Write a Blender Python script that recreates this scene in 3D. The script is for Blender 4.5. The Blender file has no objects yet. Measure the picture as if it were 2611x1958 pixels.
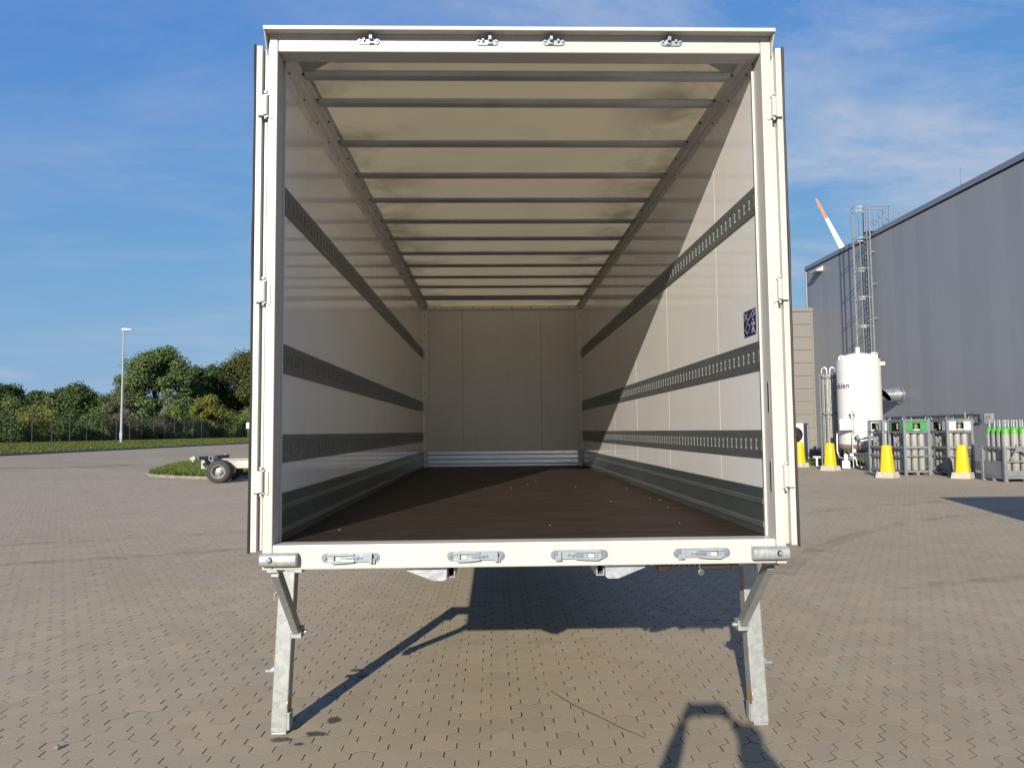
import bpy, math, random
import numpy as np
from mathutils import Vector, Matrix

random.seed(7)
rng = np.random.default_rng(7)
R = math.radians
sc = bpy.context.scene
col = sc.collection

# ---------------------------------------------------------------- camera
CAM = Vector((-0.1598, -3.6085, 1.7666))
yaw, pitch, roll = 0.0267, 0.0642, 0.0093
f0 = Vector((math.sin(yaw), math.cos(yaw), 0))
ex = Vector((math.cos(yaw), -math.sin(yaw), 0))
fw = f0 * math.cos(pitch) + Vector((0, 0, math.sin(pitch)))
ez = f0 * -math.sin(pitch) + Vector((0, 0, math.cos(pitch)))
rt = ex * math.cos(roll) - ez * math.sin(roll)
up = ex * math.sin(roll) + ez * math.cos(roll)
cd = bpy.data.cameras.new("camera")
cam = bpy.data.objects.new("camera", cd)
col.objects.link(cam)
cam.matrix_world = Matrix(((rt.x, up.x, -fw.x, CAM.x), (rt.y, up.y, -fw.y, CAM.y), (rt.z, up.z, -fw.z, CAM.z), (0, 0, 0, 1)))
cd.sensor_width = 36.0
cd.lens = 36.0 * 1871.7 / 2611.0
cd.clip_start = 0.05
cd.clip_end = 5000
sc.camera = cam

# ---------------------------------------------------------------- sky, sun, exposure
AZ, EL = R(15.7), R(19.3)          # the light travels towards azimuth AZ (from +Y to +X), downwards by EL
SUN_DIR = Vector((math.sin(AZ) * math.cos(EL), math.cos(AZ) * math.cos(EL), -math.sin(EL)))
sd = bpy.data.lights.new("sun", 'SUN')
sd.energy = 4.2
sd.angle = R(0.53)
sd.color = (1.0, 0.905, 0.76)
sun = bpy.data.objects.new("sun", sd)
col.objects.link(sun)
sun.rotation_euler = SUN_DIR.to_track_quat('-Z', 'Y').to_euler()
sun.location = (-20, -60, 30)

world = bpy.data.worlds.new("World")
sc.world = world
world.use_nodes = True
wn, wl = world.node_tree.nodes, world.node_tree.links
wn.clear()


def N(tree, typ, **kw):
    n = tree.nodes.new(typ)
    for k, v in kw.items():
        setattr(n, k, v)
    return n


wt = world.node_tree
out = N(wt, 'ShaderNodeOutputWorld')
bg = N(wt, 'ShaderNodeBackground')
sky = N(wt, 'ShaderNodeTexSky')
sky.sky_type = 'NISHITA'
sky.sun_disc = False
sky.sun_elevation = EL
sky.sun_rotation = R(180.0 + 15.7)
sky.altitude = 50
sky.air_density = 1.15
sky.dust_density = 0.7
sky.ozone_density = 2.2
# thin cirrus: noise over the direction projected on a high flat layer
tc = N(wt, 'ShaderNodeTexCoord')
sep = N(wt, 'ShaderNodeSeparateXYZ')
wl.new(tc.outputs['Generated'], sep.inputs[0])


def wmath(op, a, b=None):
    n = N(wt, 'ShaderNodeMath', operation=op)
    for i, v in enumerate((a, b)):
        if v is None:
            continue
        if isinstance(v, (int, float)):
            n.inputs[i].default_value = v
        else:
            wl.new(v, n.inputs[i])
    return n.outputs[0]


zc_ = wmath('ADD', wmath('MAXIMUM', sep.outputs[2], 0.0), 0.12)
px_ = wmath('DIVIDE', sep.outputs[0], zc_)
py_ = wmath('DIVIDE', sep.outputs[1], zc_)
cmb = N(wt, 'ShaderNodeCombineXYZ')
wl.new(px_, cmb.inputs[0])
wl.new(py_, cmb.inputs[1])
mp = N(wt, 'ShaderNodeMapping')
mp.inputs['Rotation'].default_value = (0, 0, R(-28))
mp.inputs['Scale'].default_value = (0.75, 1.35, 1)
mp.inputs['Location'].default_value = (0.35, 1.9, 0)
wl.new(cmb.outputs[0], mp.inputs[0])
n1 = N(wt, 'ShaderNodeTexNoise')
n1.inputs['Scale'].default_value = 1.25
n1.inputs['Detail'].default_value = 10
n1.inputs['Roughness'].default_value = 0.66
n1.inputs['Distortion'].default_value = 0.35
wl.new(mp.outputs[0], n1.inputs['Vector'])
n2 = N(wt, 'ShaderNodeTexNoise')
n2.inputs['Scale'].default_value = 0.55
n2.inputs['Detail'].default_value = 4
wl.new(cmb.outputs[0], n2.inputs['Vector'])
mr = N(wt, 'ShaderNodeMapRange')
mr.inputs['From Min'].default_value = 0.41
mr.inputs['From Max'].default_value = 0.70
wl.new(n1.outputs['Fac'], mr.inputs['Value'])
# more cloud towards +X, clearer towards -X
mr2 = N(wt, 'ShaderNodeMapRange')
mr2.inputs['From Min'].default_value = -0.55
mr2.inputs['From Max'].default_value = 0.35
mr2.inputs['To Min'].default_value = 0.20
mr2.inputs['To Max'].default_value = 1.0
wl.new(sep.outputs[0], mr2.inputs['Value'])
mr3 = N(wt, 'ShaderNodeMapRange')
mr3.inputs['From Min'].default_value = 0.25
mr3.inputs['From Max'].default_value = 0.52
mr3.inputs['To Min'].default_value = 0.25
mr3.inputs['To Max'].default_value = 1.0
wl.new(n2.outputs['Fac'], mr3.inputs['Value'])
cl = wmath('MULTIPLY', wmath('MULTIPLY', mr.outputs[0], mr2.outputs[0]), mr3.outputs[0])
# a low bank of small cumulus near the horizon
mpb = N(wt, 'ShaderNodeMapping')
mpb.inputs['Scale'].default_value = (5.5, 5.5, 22)
wl.new(tc.outputs['Generated'], mpb.inputs[0])
n3 = N(wt, 'ShaderNodeTexNoise')
n3.inputs['Scale'].default_value = 1.6
n3.inputs['Detail'].default_value = 6
wl.new(mpb.outputs[0], n3.inputs['Vector'])
mr4 = N(wt, 'ShaderNodeMapRange')
mr4.inputs['From Min'].default_value = 0.56
mr4.inputs['From Max'].default_value = 0.74
mr4.inputs['To Max'].default_value = 0.55
wl.new(n3.outputs['Fac'], mr4.inputs['Value'])
band = N(wt, 'ShaderNodeMapRange')
band.inputs['From Min'].default_value = 0.13
band.inputs['From Max'].default_value = 0.05
wl.new(sep.outputs[2], band.inputs['Value'])
cl2 = wmath('MULTIPLY', mr4.outputs[0], band.outputs[0])
cl = wmath('MAXIMUM', cl, cl2)
# camera-like roll-off of the bright horizon, channel by channel: a * c / (c + b)
sc_ = N(wt, 'ShaderNodeSeparateColor')
wl.new(sky.outputs[0], sc_.inputs[0])
hsv = N(wt, 'ShaderNodeCombineColor')
for i, (a_, b_) in enumerate(((4.7, 6.4), (5.3, 3.4), (5.4, 0.45))):
    wl.new(wmath('DIVIDE', wmath('MULTIPLY', sc_.outputs[i], a_), wmath('ADD', sc_.outputs[i], b_)), hsv.inputs[i])
mixc = N(wt, 'ShaderNodeMix', data_type='RGBA')
wl.new(cl, mixc.inputs[0])
wl.new(hsv.outputs[0], mixc.inputs[6])
mixc.inputs[7].default_value = (3.9, 4.3, 5.2, 1)
wl.new(mixc.outputs[2], bg.inputs[0])
bg.inputs[1].default_value = 0.078
wl.new(bg.outputs[0], out.inputs[0])

sc.view_settings.view_transform = 'Standard'
sc.view_settings.look = 'None'
sc.view_settings.gamma = 1
sc.view_settings.use_curve_mapping = False
sc.view_settings.exposure = 0.76
sc.cycles.max_bounces = 12
sc.cycles.diffuse_bounces = 10
sc.cycles.glossy_bounces = 4
sc.cycles.caustics_reflective = False
sc.cycles.caustics_refractive = False


# ---------------------------------------------------------------- materials
def mat(name, c, rough=0.5, metal=0.0, spec=0.5, var=0.0, vscale=3.0, vstretch=(1, 1, 1), c2=None, bump=0.0, bscale=40.0,
        bdist=0.01, rvar=0.0, attr=None, sub=0.0, thr=(0.35, 0.65), detail=6):
    m = bpy.data.materials.new(name)
    m.use_nodes = True
    t = m.node_tree
    b = t.nodes['Principled BSDF']
    b.inputs['Base Color'].default_value = (*c, 1)
    b.inputs['Roughness'].default_value = rough
    b.inputs['Metallic'].default_value = metal
    b.inputs['Specular IOR Level'].default_value = spec
    co = N(t, 'ShaderNodeTexCoord')
    last = None
    if var > 0 or c2 is not None:
        mpn = N(t, 'ShaderNodeMapping')
        mpn.inputs['Scale'].default_value = vstretch
        t.links.new(co.outputs['Object'], mpn.inputs[0])
        no = N(t, 'ShaderNodeTexNoise')
        no.inputs['Scale'].default_value = vscale
        no.inputs['Detail'].default_value = detail
        no.inputs['Roughness'].default_value = 0.6
        t.links.new(mpn.outputs[0], no.inputs['Vector'])
        rm = N(t, 'ShaderNodeMapRange')
        rm.inputs['From Min'].default_value = thr[0]
        rm.inputs['From Max'].default_value = thr[1]
        t.links.new(no.outputs['Fac'], rm.inputs['Value'])
        mx = N(t, 'ShaderNodeMix', data_type='RGBA')
        t.links.new(rm.outputs[0], mx.inputs[0])
        if c2 is None:
            mx.inputs[6].default_value = (*[max(0, x * (1 - var)) for x in c], 1)
            mx.inputs[7].default_value = (*[x * (1 + var) for x in c], 1)
        else:
            mx.inputs[6].default_value = (*c, 1)
            mx.inputs[7].default_value = (*c2, 1)
        last = mx.outputs[2]
        if rvar:
            rr = N(t, 'ShaderNodeMapRange')
            rr.inputs['To Min'].default_value = max(0.02, rough - rvar)
            rr.inputs['To Max'].default_value = rough + rvar
            t.links.new(no.outputs['Fac'], rr.inputs['Value'])
            t.links.new(rr.outputs[0], b.inputs['Roughness'])
    if attr:
        at = N(t, 'ShaderNodeAttribute', attribute_name=attr)
        mu = N(t, 'ShaderNodeMix', data_type='RGBA', blend_type='MULTIPLY')
        mu.inputs[0].default_value = 1.0
        if last is not None:
            t.links.new(last, mu.inputs[6])
        else:
            mu.inputs[6].default_value = (*c, 1)
        t.links.new(at.outputs['Color'], mu.inputs[7])
        last = mu.outputs[2]
    if last is not None:
        t.links.new(last, b.inputs['Base Color'])
    if bump > 0:
        nb = N(t, 'ShaderNodeTexNoise')
        nb.inputs['Scale'].default_value = bscale
        nb.inputs['Detail'].default_value = 4
        t.links.new(co.outputs['Object'], nb.inputs['Vector'])
        bn = N(t, 'ShaderNodeBump')
        bn.inputs['Strength'].default_value = bump
        bn.inputs['Distance'].default_value = bdist
        t.links.new(nb.outputs['Fac'], bn.inputs['Height'])
        t.links.new(bn.outputs[0], b.inputs['Normal'])
    return m


def galvanised(name, c1, c2, scale=28.0, rough=0.42, metal=0.65):
    """zinc coating: flat crystal patches of slightly different grey"""
    m = mat(name, c1, rough=rough, metal=metal, bump=0.05, bscale=90)
    t = m.node_tree
    b = t.nodes['Principled BSDF']
    co = N(t, 'ShaderNodeTexCoord')
    no = N(t, 'ShaderNodeTexNoise')
    no.inputs['Scale'].default_value = scale * 0.45
    no.inputs['Detail'].default_value = 3
    t.links.new(co.outputs['Object'], no.inputs['Vector'])
    ad = N(t, 'ShaderNodeMix', data_type='RGBA', blend_type='LINEAR_LIGHT')
    ad.inputs[0].default_value = 0.05
    t.links.new(co.outputs['Object'], ad.inputs[6])
    t.links.new(no.outputs['Color'], ad.inputs[7])
    vo = N(t, 'ShaderNodeTexVoronoi')
    vo.inputs['Scale'].default_value = scale
    t.links.new(ad.outputs[2], vo.inputs['Vector'])
    sp = N(t, 'ShaderNodeSeparateColor')
    t.links.new(vo.outputs['Color'], sp.inputs[0])
    n2_ = N(t, 'ShaderNodeTexNoise')
    n2_.inputs['Scale'].default_value = 5
    n2_.inputs['Detail'].default_value = 6
    t.links.new(co.outputs['Object'], n2_.inputs['Vector'])
    av = N(t, 'ShaderNodeMath', operation='MULTIPLY_ADD')
    t.links.new(sp.outputs[0], av.inputs[0])
    av.inputs[1].default_value = 0.55
    mm = N(t, 'ShaderNodeMath', operation='MULTIPLY')
    t.links.new(n2_.outputs['Fac'], mm.inputs[0])
    mm.inputs[1].default_value = 0.5
    t.links.new(mm.outputs[0], av.inputs[2])
    mx = N(t, 'ShaderNodeMix', data_type='RGBA')
    mx.inputs[6].default_value = (*c1, 1)
    mx.inputs[7].default_value = (*c2, 1)
    t.links.new(av.outputs[0], mx.inputs[0])
    t.links.new(mx.outputs[2], b.inputs['Base Color'])
    return m


M = {}
M['paint'] = mat('cream white paint', (0.505, 0.495, 0.475), 0.36, c2=(0.445, 0.43, 0.40), vscale=2.2, vstretch=(1, 1, 0.35), thr=(0.42, 0.85), bump=0.02, bscale=14)


def grime(m, amount=0.5):
    """fine dirt specks and faint vertical runs over a painted surface"""
    t = m.node_tree
    b = t.nodes['Principled BSDF']
    src = b.inputs['Base Color'].links[0].from_socket
    co = N(t, 'ShaderNodeTexCoord')
    a = N(t, 'ShaderNodeTexNoise')
    a.inputs['Scale'].default_value = 55
    a.inputs['Detail'].default_value = 5
    a.inputs['Roughness'].default_value = 0.7
    t.links.new(co.outputs['Object'], a.inputs['Vector'])
    ra = N(t, 'ShaderNodeMapRange')
    ra.inputs['From Min'].default_value = 0.66
    ra.inputs['From Max'].default_value = 0.74
    t.links.new(a.outputs['Fac'], ra.inputs['Value'])
    mp_ = N(t, 'ShaderNodeMapping')
    mp_.inputs['Scale'].default_value = (14, 14, 0.9)
    t.links.new(co.outputs['Object'], mp_.inputs[0])
    c = N(t, 'ShaderNodeTexNoise')
    c.inputs['Scale'].default_value = 1.5
    c.inputs['Detail'].default_value = 6
    t.links.new(mp_.outputs[0], c.inputs['Vector'])
    rc = N(t, 'ShaderNodeMapRange')
    rc.inputs['From Min'].default_value = 0.52
    rc.inputs['From Max'].default_value = 0.80
    rc.inputs['To Max'].default_value = 0.55
    t.links.new(c.outputs['Fac'], rc.inputs['Value'])
    mx = N(t, 'ShaderNodeMath', operation='MAXIMUM')
    t.links.new(ra.outputs[0], mx.inputs[0])
    t.links.new(rc.outputs[0], mx.inputs[1])
    ml = N(t, 'ShaderNodeMath', operation='MULTIPLY')
    t.links.new(mx.outputs[0], ml.inputs[0])
    ml.inputs[1].default_value = amount
    mix = N(t, 'ShaderNodeMix', data_type='RGBA')
    t.links.new(ml.outputs[0], mix.inputs[0])
    t.links.new(src, mix.inputs[6])
    mix.inputs[7].default_value = (0.24, 0.20, 0.15, 1)
    t.links.new(mix.outputs[2], b.inputs['Base Color'])
    return m


grime(M['paint'], 0.42)
M['paint_grey'] = mat('grey primer paint', (0.47, 0.45, 0.42), 0.4, var=0.05, bump=0.02, bscale=20)
M['wall'] = mat('laminated plywood wall panel', (0.83, 0.82, 0.805), 0.045, spec=0.6, var=0.025, vscale=1.3, bump=0.012, bscale=2.2, bdist=0.02)
M['wall_soft'] = mat('painted inner panel', (0.86, 0.845, 0.815), 0.30, spec=0.4, var=0.03, vscale=1.3)
M['rail_grey'] = mat('grey roof rail paint', (0.66, 0.65, 0.62), 0.4, var=0.05, vscale=2)
grime(M['wall'], 0.10)
grime(M['wall_soft'], 0.14)
M['seam'] = mat('joint strip', (0.68, 0.66, 0.63), 0.45)
M['ceiling'] = None
M['steel_dark'] = mat('zinc coated rail', (0.175, 0.19, 0.193), 0.42, metal=0.5, var=0.12, vscale=2.5, vstretch=(3, 0.3, 3), bump=0.02, bscale=30)
M['kick'] = mat('aluminium kick plate', (0.135, 0.165, 0.168), 0.36, metal=0.6, var=0.14, vscale=1.4, vstretch=(1, 0.8, 0.5), rvar=0.12)
M['kick_ridge'] = mat('bare aluminium ridge', (0.55, 0.57, 0.57), 0.35, metal=0.8, var=0.1)
M['alu'] = mat('bare aluminium plank', (0.72, 0.75, 0.79), 0.33, metal=0.85, var=0.08, vscale=2, vstretch=(1, 1, 6))
M['bow'] = mat('galvanised roof bow', (0.42, 0.44, 0.46), 0.35, metal=0.35, var=0.12, vscale=4, rvar=0.1)
M['galv'] = galvanised('hot dip galvanised steel', (0.27, 0.29, 0.295), (0.43, 0.46, 0.465), 30, 0.45, 0.4)
M['galv_big'] = galvanised('spangled zinc plate', (0.30, 0.33, 0.37), (0.58, 0.62, 0.68), 36, 0.33, 0.5)
M['galv_far'] = mat('galvanised frame steel', (0.21, 0.23, 0.245), 0.5, metal=0.3, var=0.15, vscale=3)
M['zinc'] = mat('zinc plated fitting', (0.30, 0.36, 0.41), 0.34, metal=0.35, var=0.06, vscale=30)
M['zinc_dark'] = mat('dull zinc plate', (0.20, 0.245, 0.285), 0.4, metal=0.35, var=0.1, vscale=30)
M['zinc_light'] = mat('bright zinc lever', (0.36, 0.42, 0.47), 0.3, metal=0.4, var=0.08, vscale=30)
M['black'] = mat('black rubber', (0.016, 0.015, 0.014), 0.6)
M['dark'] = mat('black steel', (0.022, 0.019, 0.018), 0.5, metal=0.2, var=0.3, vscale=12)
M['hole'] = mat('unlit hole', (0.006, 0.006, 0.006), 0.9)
M['frame_under'] = mat('underbody steel', (0.10, 0.11, 0.105), 0.55, metal=0.3, var=0.2)
M['orange'] = mat('orange reflector', (0.40, 0.20, 0.04), 0.3)
M['floor'] = None
M['sticker_blue'] = mat('dark blue sticker', (0.012, 0.018, 0.075), 0.35)
M['sticker_white'] = mat('pale blue print', (0.42, 0.45, 0.57), 0.5)
M['chip'] = mat('paper scrap', (0.30, 0.27, 0.24), 0.8)
M['grey_wall'] = mat('grey sandwich panel', (0.236, 0.252, 0.275), 0.46, var=0.05, vscale=0.15, vstretch=(1, 1, 0.3), bump=0.01, bscale=4)
M['grey_edge'] = mat('dark grey flashing', (0.11, 0.125, 0.15), 0.4)
M['beige_wall'] = mat('beige facade cassette', (0.185, 0.175, 0.163), 0.6, var=0.03, vscale=0.4)
M['white'] = mat('white tank enamel', (0.68, 0.67, 0.635), 0.32, c2=(0.60, 0.585, 0.54), vscale=1.0, vstretch=(2, 2, 0.25), thr=(0.45, 0.9))
M['ac_white'] = mat('white sheet metal', (0.64, 0.645, 0.64), 0.45, var=0.03)
M['ac_grey'] = mat('grey sheet metal', (0.36, 0.38, 0.40), 0.45, var=0.03)
M['yellow'] = mat('yellow plastic', (0.68, 0.485, 0.008), 0.42, var=0.03, vscale=6, bump=0.04, bscale=30)
M['concrete'] = mat('cast concrete', (0.44, 0.405, 0.34), 0.85, var=0.14, vscale=6, bump=0.25, bscale=50)
M['kerb'] = mat('kerb stone', (0.215, 0.195, 0.165), 0.88, var=0.2, vscale=4, bump=0.3, bscale=40)
M['cyl_grey'] = mat('grey bottle paint', (0.30, 0.30, 0.29), 0.42, var=0.07, vscale=5)
M['green'] = mat('green board', (0.05, 0.26, 0.085), 0.5, var=0.05)
M['lime'] = mat('bright green paint', (0.10, 0.34, 0.05), 0.5)
M['board_white'] = mat('white board', (0.58, 0.58, 0.565), 0.55, var=0.06, vscale=4)
M['board_grey'] = mat('grey board', (0.40, 0.42, 0.43), 0.5)
M['brass'] = mat('brass valve', (0.27, 0.225, 0.15), 0.45, metal=0.4, var=0.25, vscale=20)
M['steel'] = mat('stainless pipe', (0.52, 0.52, 0.50), 0.33, metal=0.7, var=0.15, vscale=6)
M['cream_box'] = mat('cream cabinet', (0.66, 0.63, 0.50), 0.45)
M['text_blue'] = mat('navy lettering', (0.02, 0.03, 0.10), 0.4)
M['red'] = mat('red print', (0.45, 0.10, 0.08), 0.5)
M['black_print'] = mat('black print', (0.03, 0.03, 0.03), 0.5)
M['tyre'] = mat('tyre rubber', (0.032, 0.030, 0.028), 0.75, var=0.2, vscale=9, bump=0.1, bscale=50)
M['rim'] = mat('silver rim', (0.34, 0.33, 0.32), 0.4, metal=0.4, var=0.1, vscale=8)
M['navy'] = mat('blue grey chassis paint', (0.055, 0.068, 0.095), 0.42, var=0.1)
M['chassis'] = mat('white chassis paint', (0.44, 0.43, 0.395), 0.5, c2=(0.34, 0.325, 0.29), vscale=2.5)
M['lamp_pole'] = mat('pale pole coating', (0.26, 0.31, 0.33), 0.45, metal=0.1, var=0.04)
M['fence'] = mat('dark green fence coating', (0.028, 0.038, 0.036), 0.6, spec=0.2)
M['bark'] = mat('tree bark', (0.085, 0.065, 0.05), 0.9, var=0.3, vscale=6, vstretch=(4, 4, 0.6), bump=0.5, bscale=20)
M['blade'] = mat('white turbine blade', (0.82, 0.83, 0.84), 0.4)
M['blade_tip'] = mat('orange blade tip', (0.80, 0.20, 0.07), 0.4)
M['jacket'] = mat('dark jacket cloth', (0.03, 0.035, 0.05), 0.85, var=0.2, vscale=20)
M['jeans'] = mat('blue trousers cloth', (0.04, 0.06, 0.11), 0.85, var=0.2, vscale=25)
M['skin'] = mat('skin', (0.55, 0.34, 0.25), 0.5)
M['hair'] = mat('brown hair', (0.05, 0.035, 0.025), 0.6)
M['phone'] = mat('black glass phone', (0.01, 0.01, 0.012), 0.15)
M['soil'] = mat('joint sand', (0.085, 0.07, 0.052), 0.95, var=0.3, vscale=10)


def ceiling_material():
    m = mat('translucent roof sheet', (0.43, 0.365, 0.235), 0.38, spec=0.35)
    t = m.node_tree
    b = t.nodes['Principled BSDF']
    co = N(t, 'ShaderNodeTexCoord')
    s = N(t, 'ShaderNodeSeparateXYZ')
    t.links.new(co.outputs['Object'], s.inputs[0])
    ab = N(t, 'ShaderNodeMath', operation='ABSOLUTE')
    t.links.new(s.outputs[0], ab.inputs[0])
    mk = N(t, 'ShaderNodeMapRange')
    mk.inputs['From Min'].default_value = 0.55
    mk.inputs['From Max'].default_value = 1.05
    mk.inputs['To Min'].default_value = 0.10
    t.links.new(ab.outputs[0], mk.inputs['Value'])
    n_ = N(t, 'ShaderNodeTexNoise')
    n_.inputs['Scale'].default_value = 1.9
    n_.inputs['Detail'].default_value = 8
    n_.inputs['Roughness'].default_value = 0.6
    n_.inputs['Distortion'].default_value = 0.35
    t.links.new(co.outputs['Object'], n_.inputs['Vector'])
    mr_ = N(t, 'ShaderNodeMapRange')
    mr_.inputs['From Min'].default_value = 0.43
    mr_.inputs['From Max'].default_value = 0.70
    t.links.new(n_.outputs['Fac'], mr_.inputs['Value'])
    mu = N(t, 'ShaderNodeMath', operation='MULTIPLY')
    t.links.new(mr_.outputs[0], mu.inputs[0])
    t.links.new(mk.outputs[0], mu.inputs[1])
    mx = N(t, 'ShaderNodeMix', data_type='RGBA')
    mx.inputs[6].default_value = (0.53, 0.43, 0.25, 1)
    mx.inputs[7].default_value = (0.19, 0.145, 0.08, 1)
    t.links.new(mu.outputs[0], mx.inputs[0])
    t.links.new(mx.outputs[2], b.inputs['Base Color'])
    # glass fibre sheet: some of the daylight on the roof comes through
    tr_ = N(t, 'ShaderNodeBsdfTranslucent')
    t.links.new(mx.outputs[2], tr_.inputs[0])
    ms = N(t, 'ShaderNodeMixShader')
    ms.inputs[0].default_value = 0.42
    t.links.new(b.outputs[0], ms.inputs[1])
    t.links.new(tr_.outputs[0], ms.inputs[2])
    t.links.new(ms.outputs[0], t.nodes['Material Output'].inputs[0])
    return m


def floor_material():
    m = mat('phenolic plywood floor', (0.04, 0.026, 0.02), 0.5, spec=0.4)
    t = m.node_tree
    b = t.nodes['Principled BSDF']
    co = N(t, 'ShaderNodeTexCoord')
    mpn = N(t, 'ShaderNodeMapping')
    mpn.inputs['Scale'].default_value = (1.2, 5.0, 1)
    t.links.new(co.outputs['Object'], mpn.inputs[0])
    a = N(t, 'ShaderNodeTexNoise')
    a.inputs['Scale'].default_value = 2.2
    a.inputs['Detail'].default_value = 12
    a.inputs['Roughness'].default_value = 0.72
    t.links.new(mpn.outputs[0], a.inputs['Vector'])
    r1 = N(t, 'ShaderNodeValToRGB')
    r1.color_ramp.elements[0].position = 0.35
    r1.color_ramp.elements[0].color = (0.017, 0.011, 0.0085, 1)
    r1.color_ramp.elements[1].position = 0.74
    r1.color_ramp.elements[1].color = (0.056, 0.037, 0.028, 1)
    t.links.new(a.outputs['Fac'], r1.inputs[0])
    t.links.new(r1.outputs[0], b.inputs['Base Color'])
    rr = N(t, 'ShaderNodeMapRange')
    rr.inputs['To Min'].default_value = 0.42
    rr.inputs['To Max'].default_value = 0.75
    t.links.new(a.outputs['Fac'], rr.inputs['Value'])
    t.links.new(rr.outputs[0], b.inputs['Roughness'])
    b.inputs['Specular IOR Level'].default_value = 0.22
    nb = N(t, 'ShaderNodeTexNoise')
    nb.inputs['Scale'].default_value = 160
    t.links.new(co.outputs['Object'], nb.inputs['Vector'])
    bn = N(t, 'ShaderNodeBump')
    bn.inputs['Strength'].default_value = 0.15
    bn.inputs['Distance'].default_value = 0.003
    t.links.new(nb.outputs['Fac'], bn.inputs['Height'])
    t.links.new(bn.outputs[0], b.inputs['Normal'])
    return m


M['ceiling'] = ceiling_material()
M['floor'] = floor_material()


def paver_material(name, pattern=False):
    """concrete block paving: blotchy grey brown, fine grain, a few dark stains"""
    m = bpy.data.materials.new(name)
    m.use_nodes = True
    t = m.node_tree
    b = t.nodes['Principled BSDF']
    b.inputs['Roughness'].default_value = 0.88
    b.inputs['Specular IOR Level'].default_value = 0.08
    co = N(t, 'ShaderNodeTexCoord')
    big = N(t, 'ShaderNodeTexNoise')
    big.inputs['Scale'].default_value = 0.22
    big.inputs['Detail'].default_value = 7
    big.inputs['Roughness'].default_value = 0.6
    t.links.new(co.outputs['Object'], big.inputs['Vector'])
    r1 = N(t, 'ShaderNodeValToRGB')
    e = r1.color_ramp.elements
    e[0].position, e[0].color = 0.30, (0.33, 0.278, 0.198, 1)
    e[1].position, e[1].color = 0.72, (0.384, 0.327, 0.237, 1)
    t.links.new(big.outputs['Fac'], r1.inputs[0])
    fine = N(t, 'ShaderNodeTexNoise')
    fine.inputs['Scale'].default_value = 140
    fine.inputs['Detail'].default_value = 3
    t.links.new(co.outputs['Object'], fine.inputs['Vector'])
    fm = N(t, 'ShaderNodeMapRange')
    fm.inputs['From Min'].default_value = 0.25
    fm.inputs['From Max'].default_value = 0.75
    fm.inputs['To Min'].default_value = 0.80
    fm.inputs['To Max'].default_value = 1.18
    t.links.new(fine.outputs['Fac'], fm.inputs['Value'])
    mul = N(t, 'ShaderNodeMix', data_type='RGBA', blend_type='MULTIPLY')
    mul.inputs[0].default_value = 1
    t.links.new(r1.outputs[0], mul.inputs[6])
    t.links.new(fm.outputs[0], mul.inputs[7])
    last = mul.outputs[2]
    st = N(t, 'ShaderNodeTexNoise')
    st.inputs['Scale'].default_value = 0.9
    st.inputs['Detail'].default_value = 5
    st.inputs['Distortion'].default_value = 0.4
    t.links.new(co.outputs['Object'], st.inputs['Vector'])
    sm_ = N(t, 'ShaderNodeMapRange')
    sm_.inputs['From Min'].default_value = 0.66
    sm_.inputs['From Max'].default_value = 0.74
    sm_.inputs['To Min'].default_value = 1.0
    sm_.inputs['To Max'].default_value = 0.90
    t.links.new(st.outputs['Fac'], sm_.inputs['Value'])
    mul2 = N(t, 'ShaderNodeMix', data_type='RGBA', blend_type='MULTIPLY')
    mul2.inputs[0].default_value = 1
    t.links.new(last, mul2.inputs[6])
    t.links.new(sm_.outputs[0], mul2.inputs[7])
    last = mul2.outputs[2]
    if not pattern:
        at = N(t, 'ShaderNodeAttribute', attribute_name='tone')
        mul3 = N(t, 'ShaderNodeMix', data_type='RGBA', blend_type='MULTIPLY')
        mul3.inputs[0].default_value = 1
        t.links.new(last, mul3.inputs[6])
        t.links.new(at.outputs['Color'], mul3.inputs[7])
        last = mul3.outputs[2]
    else:
        br = N(t, 'ShaderNodeTexBrick')
        br.inputs['Scale'].default_value = 1.0
        br.inputs['Brick Width'].default_value = 0.384
        br.inputs['Row Height'].default_value = 0.2217
        br.inputs['Mortar Size'].default_value = 0.006
        br.inputs['Color1'].default_value = (1.0, 1.0, 1.0, 1)
        br.inputs['Color2'].default_value = (0.90, 0.90, 0.90, 1)
        br.inputs['Mortar'].default_value = (0.55, 0.54, 0.52, 1)
        t.links.new(co.outputs['Object'], br.inputs['Vector'])
        mul3 = N(t, 'ShaderNodeMix', data_type='RGBA', blend_type='MULTIPLY')
        mul3.inputs[0].default_value = 0.8
        t.links.new(last, mul3.inputs[6])
        t.links.new(br.outputs['Color'], mul3.inputs[7])
        last = mul3.outputs[2]
    t.links.new(last, b.inputs['Base Color'])
    nb = N(t, 'ShaderNodeTexNoise')
    nb.inputs['Scale'].default_value = 320
    nb.inputs['Detail'].default_value = 3
    t.links.new(co.outputs['Object'], nb.inputs['Vector'])
    bn = N(t, 'ShaderNodeBump')
    bn.inputs['Strength'].default_value = 0.15
    bn.inputs['Distance'].default_value = 0.002
    t.links.new(nb.outputs['Fac'], bn.inputs['Height'])
    t.links.new(bn.outputs[0], b.inputs['Normal'])
    return m


M['paver'] = paver_material('interlocking concrete pavers')
M['paver_far'] = paver_material('concrete block yard', True)


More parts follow.
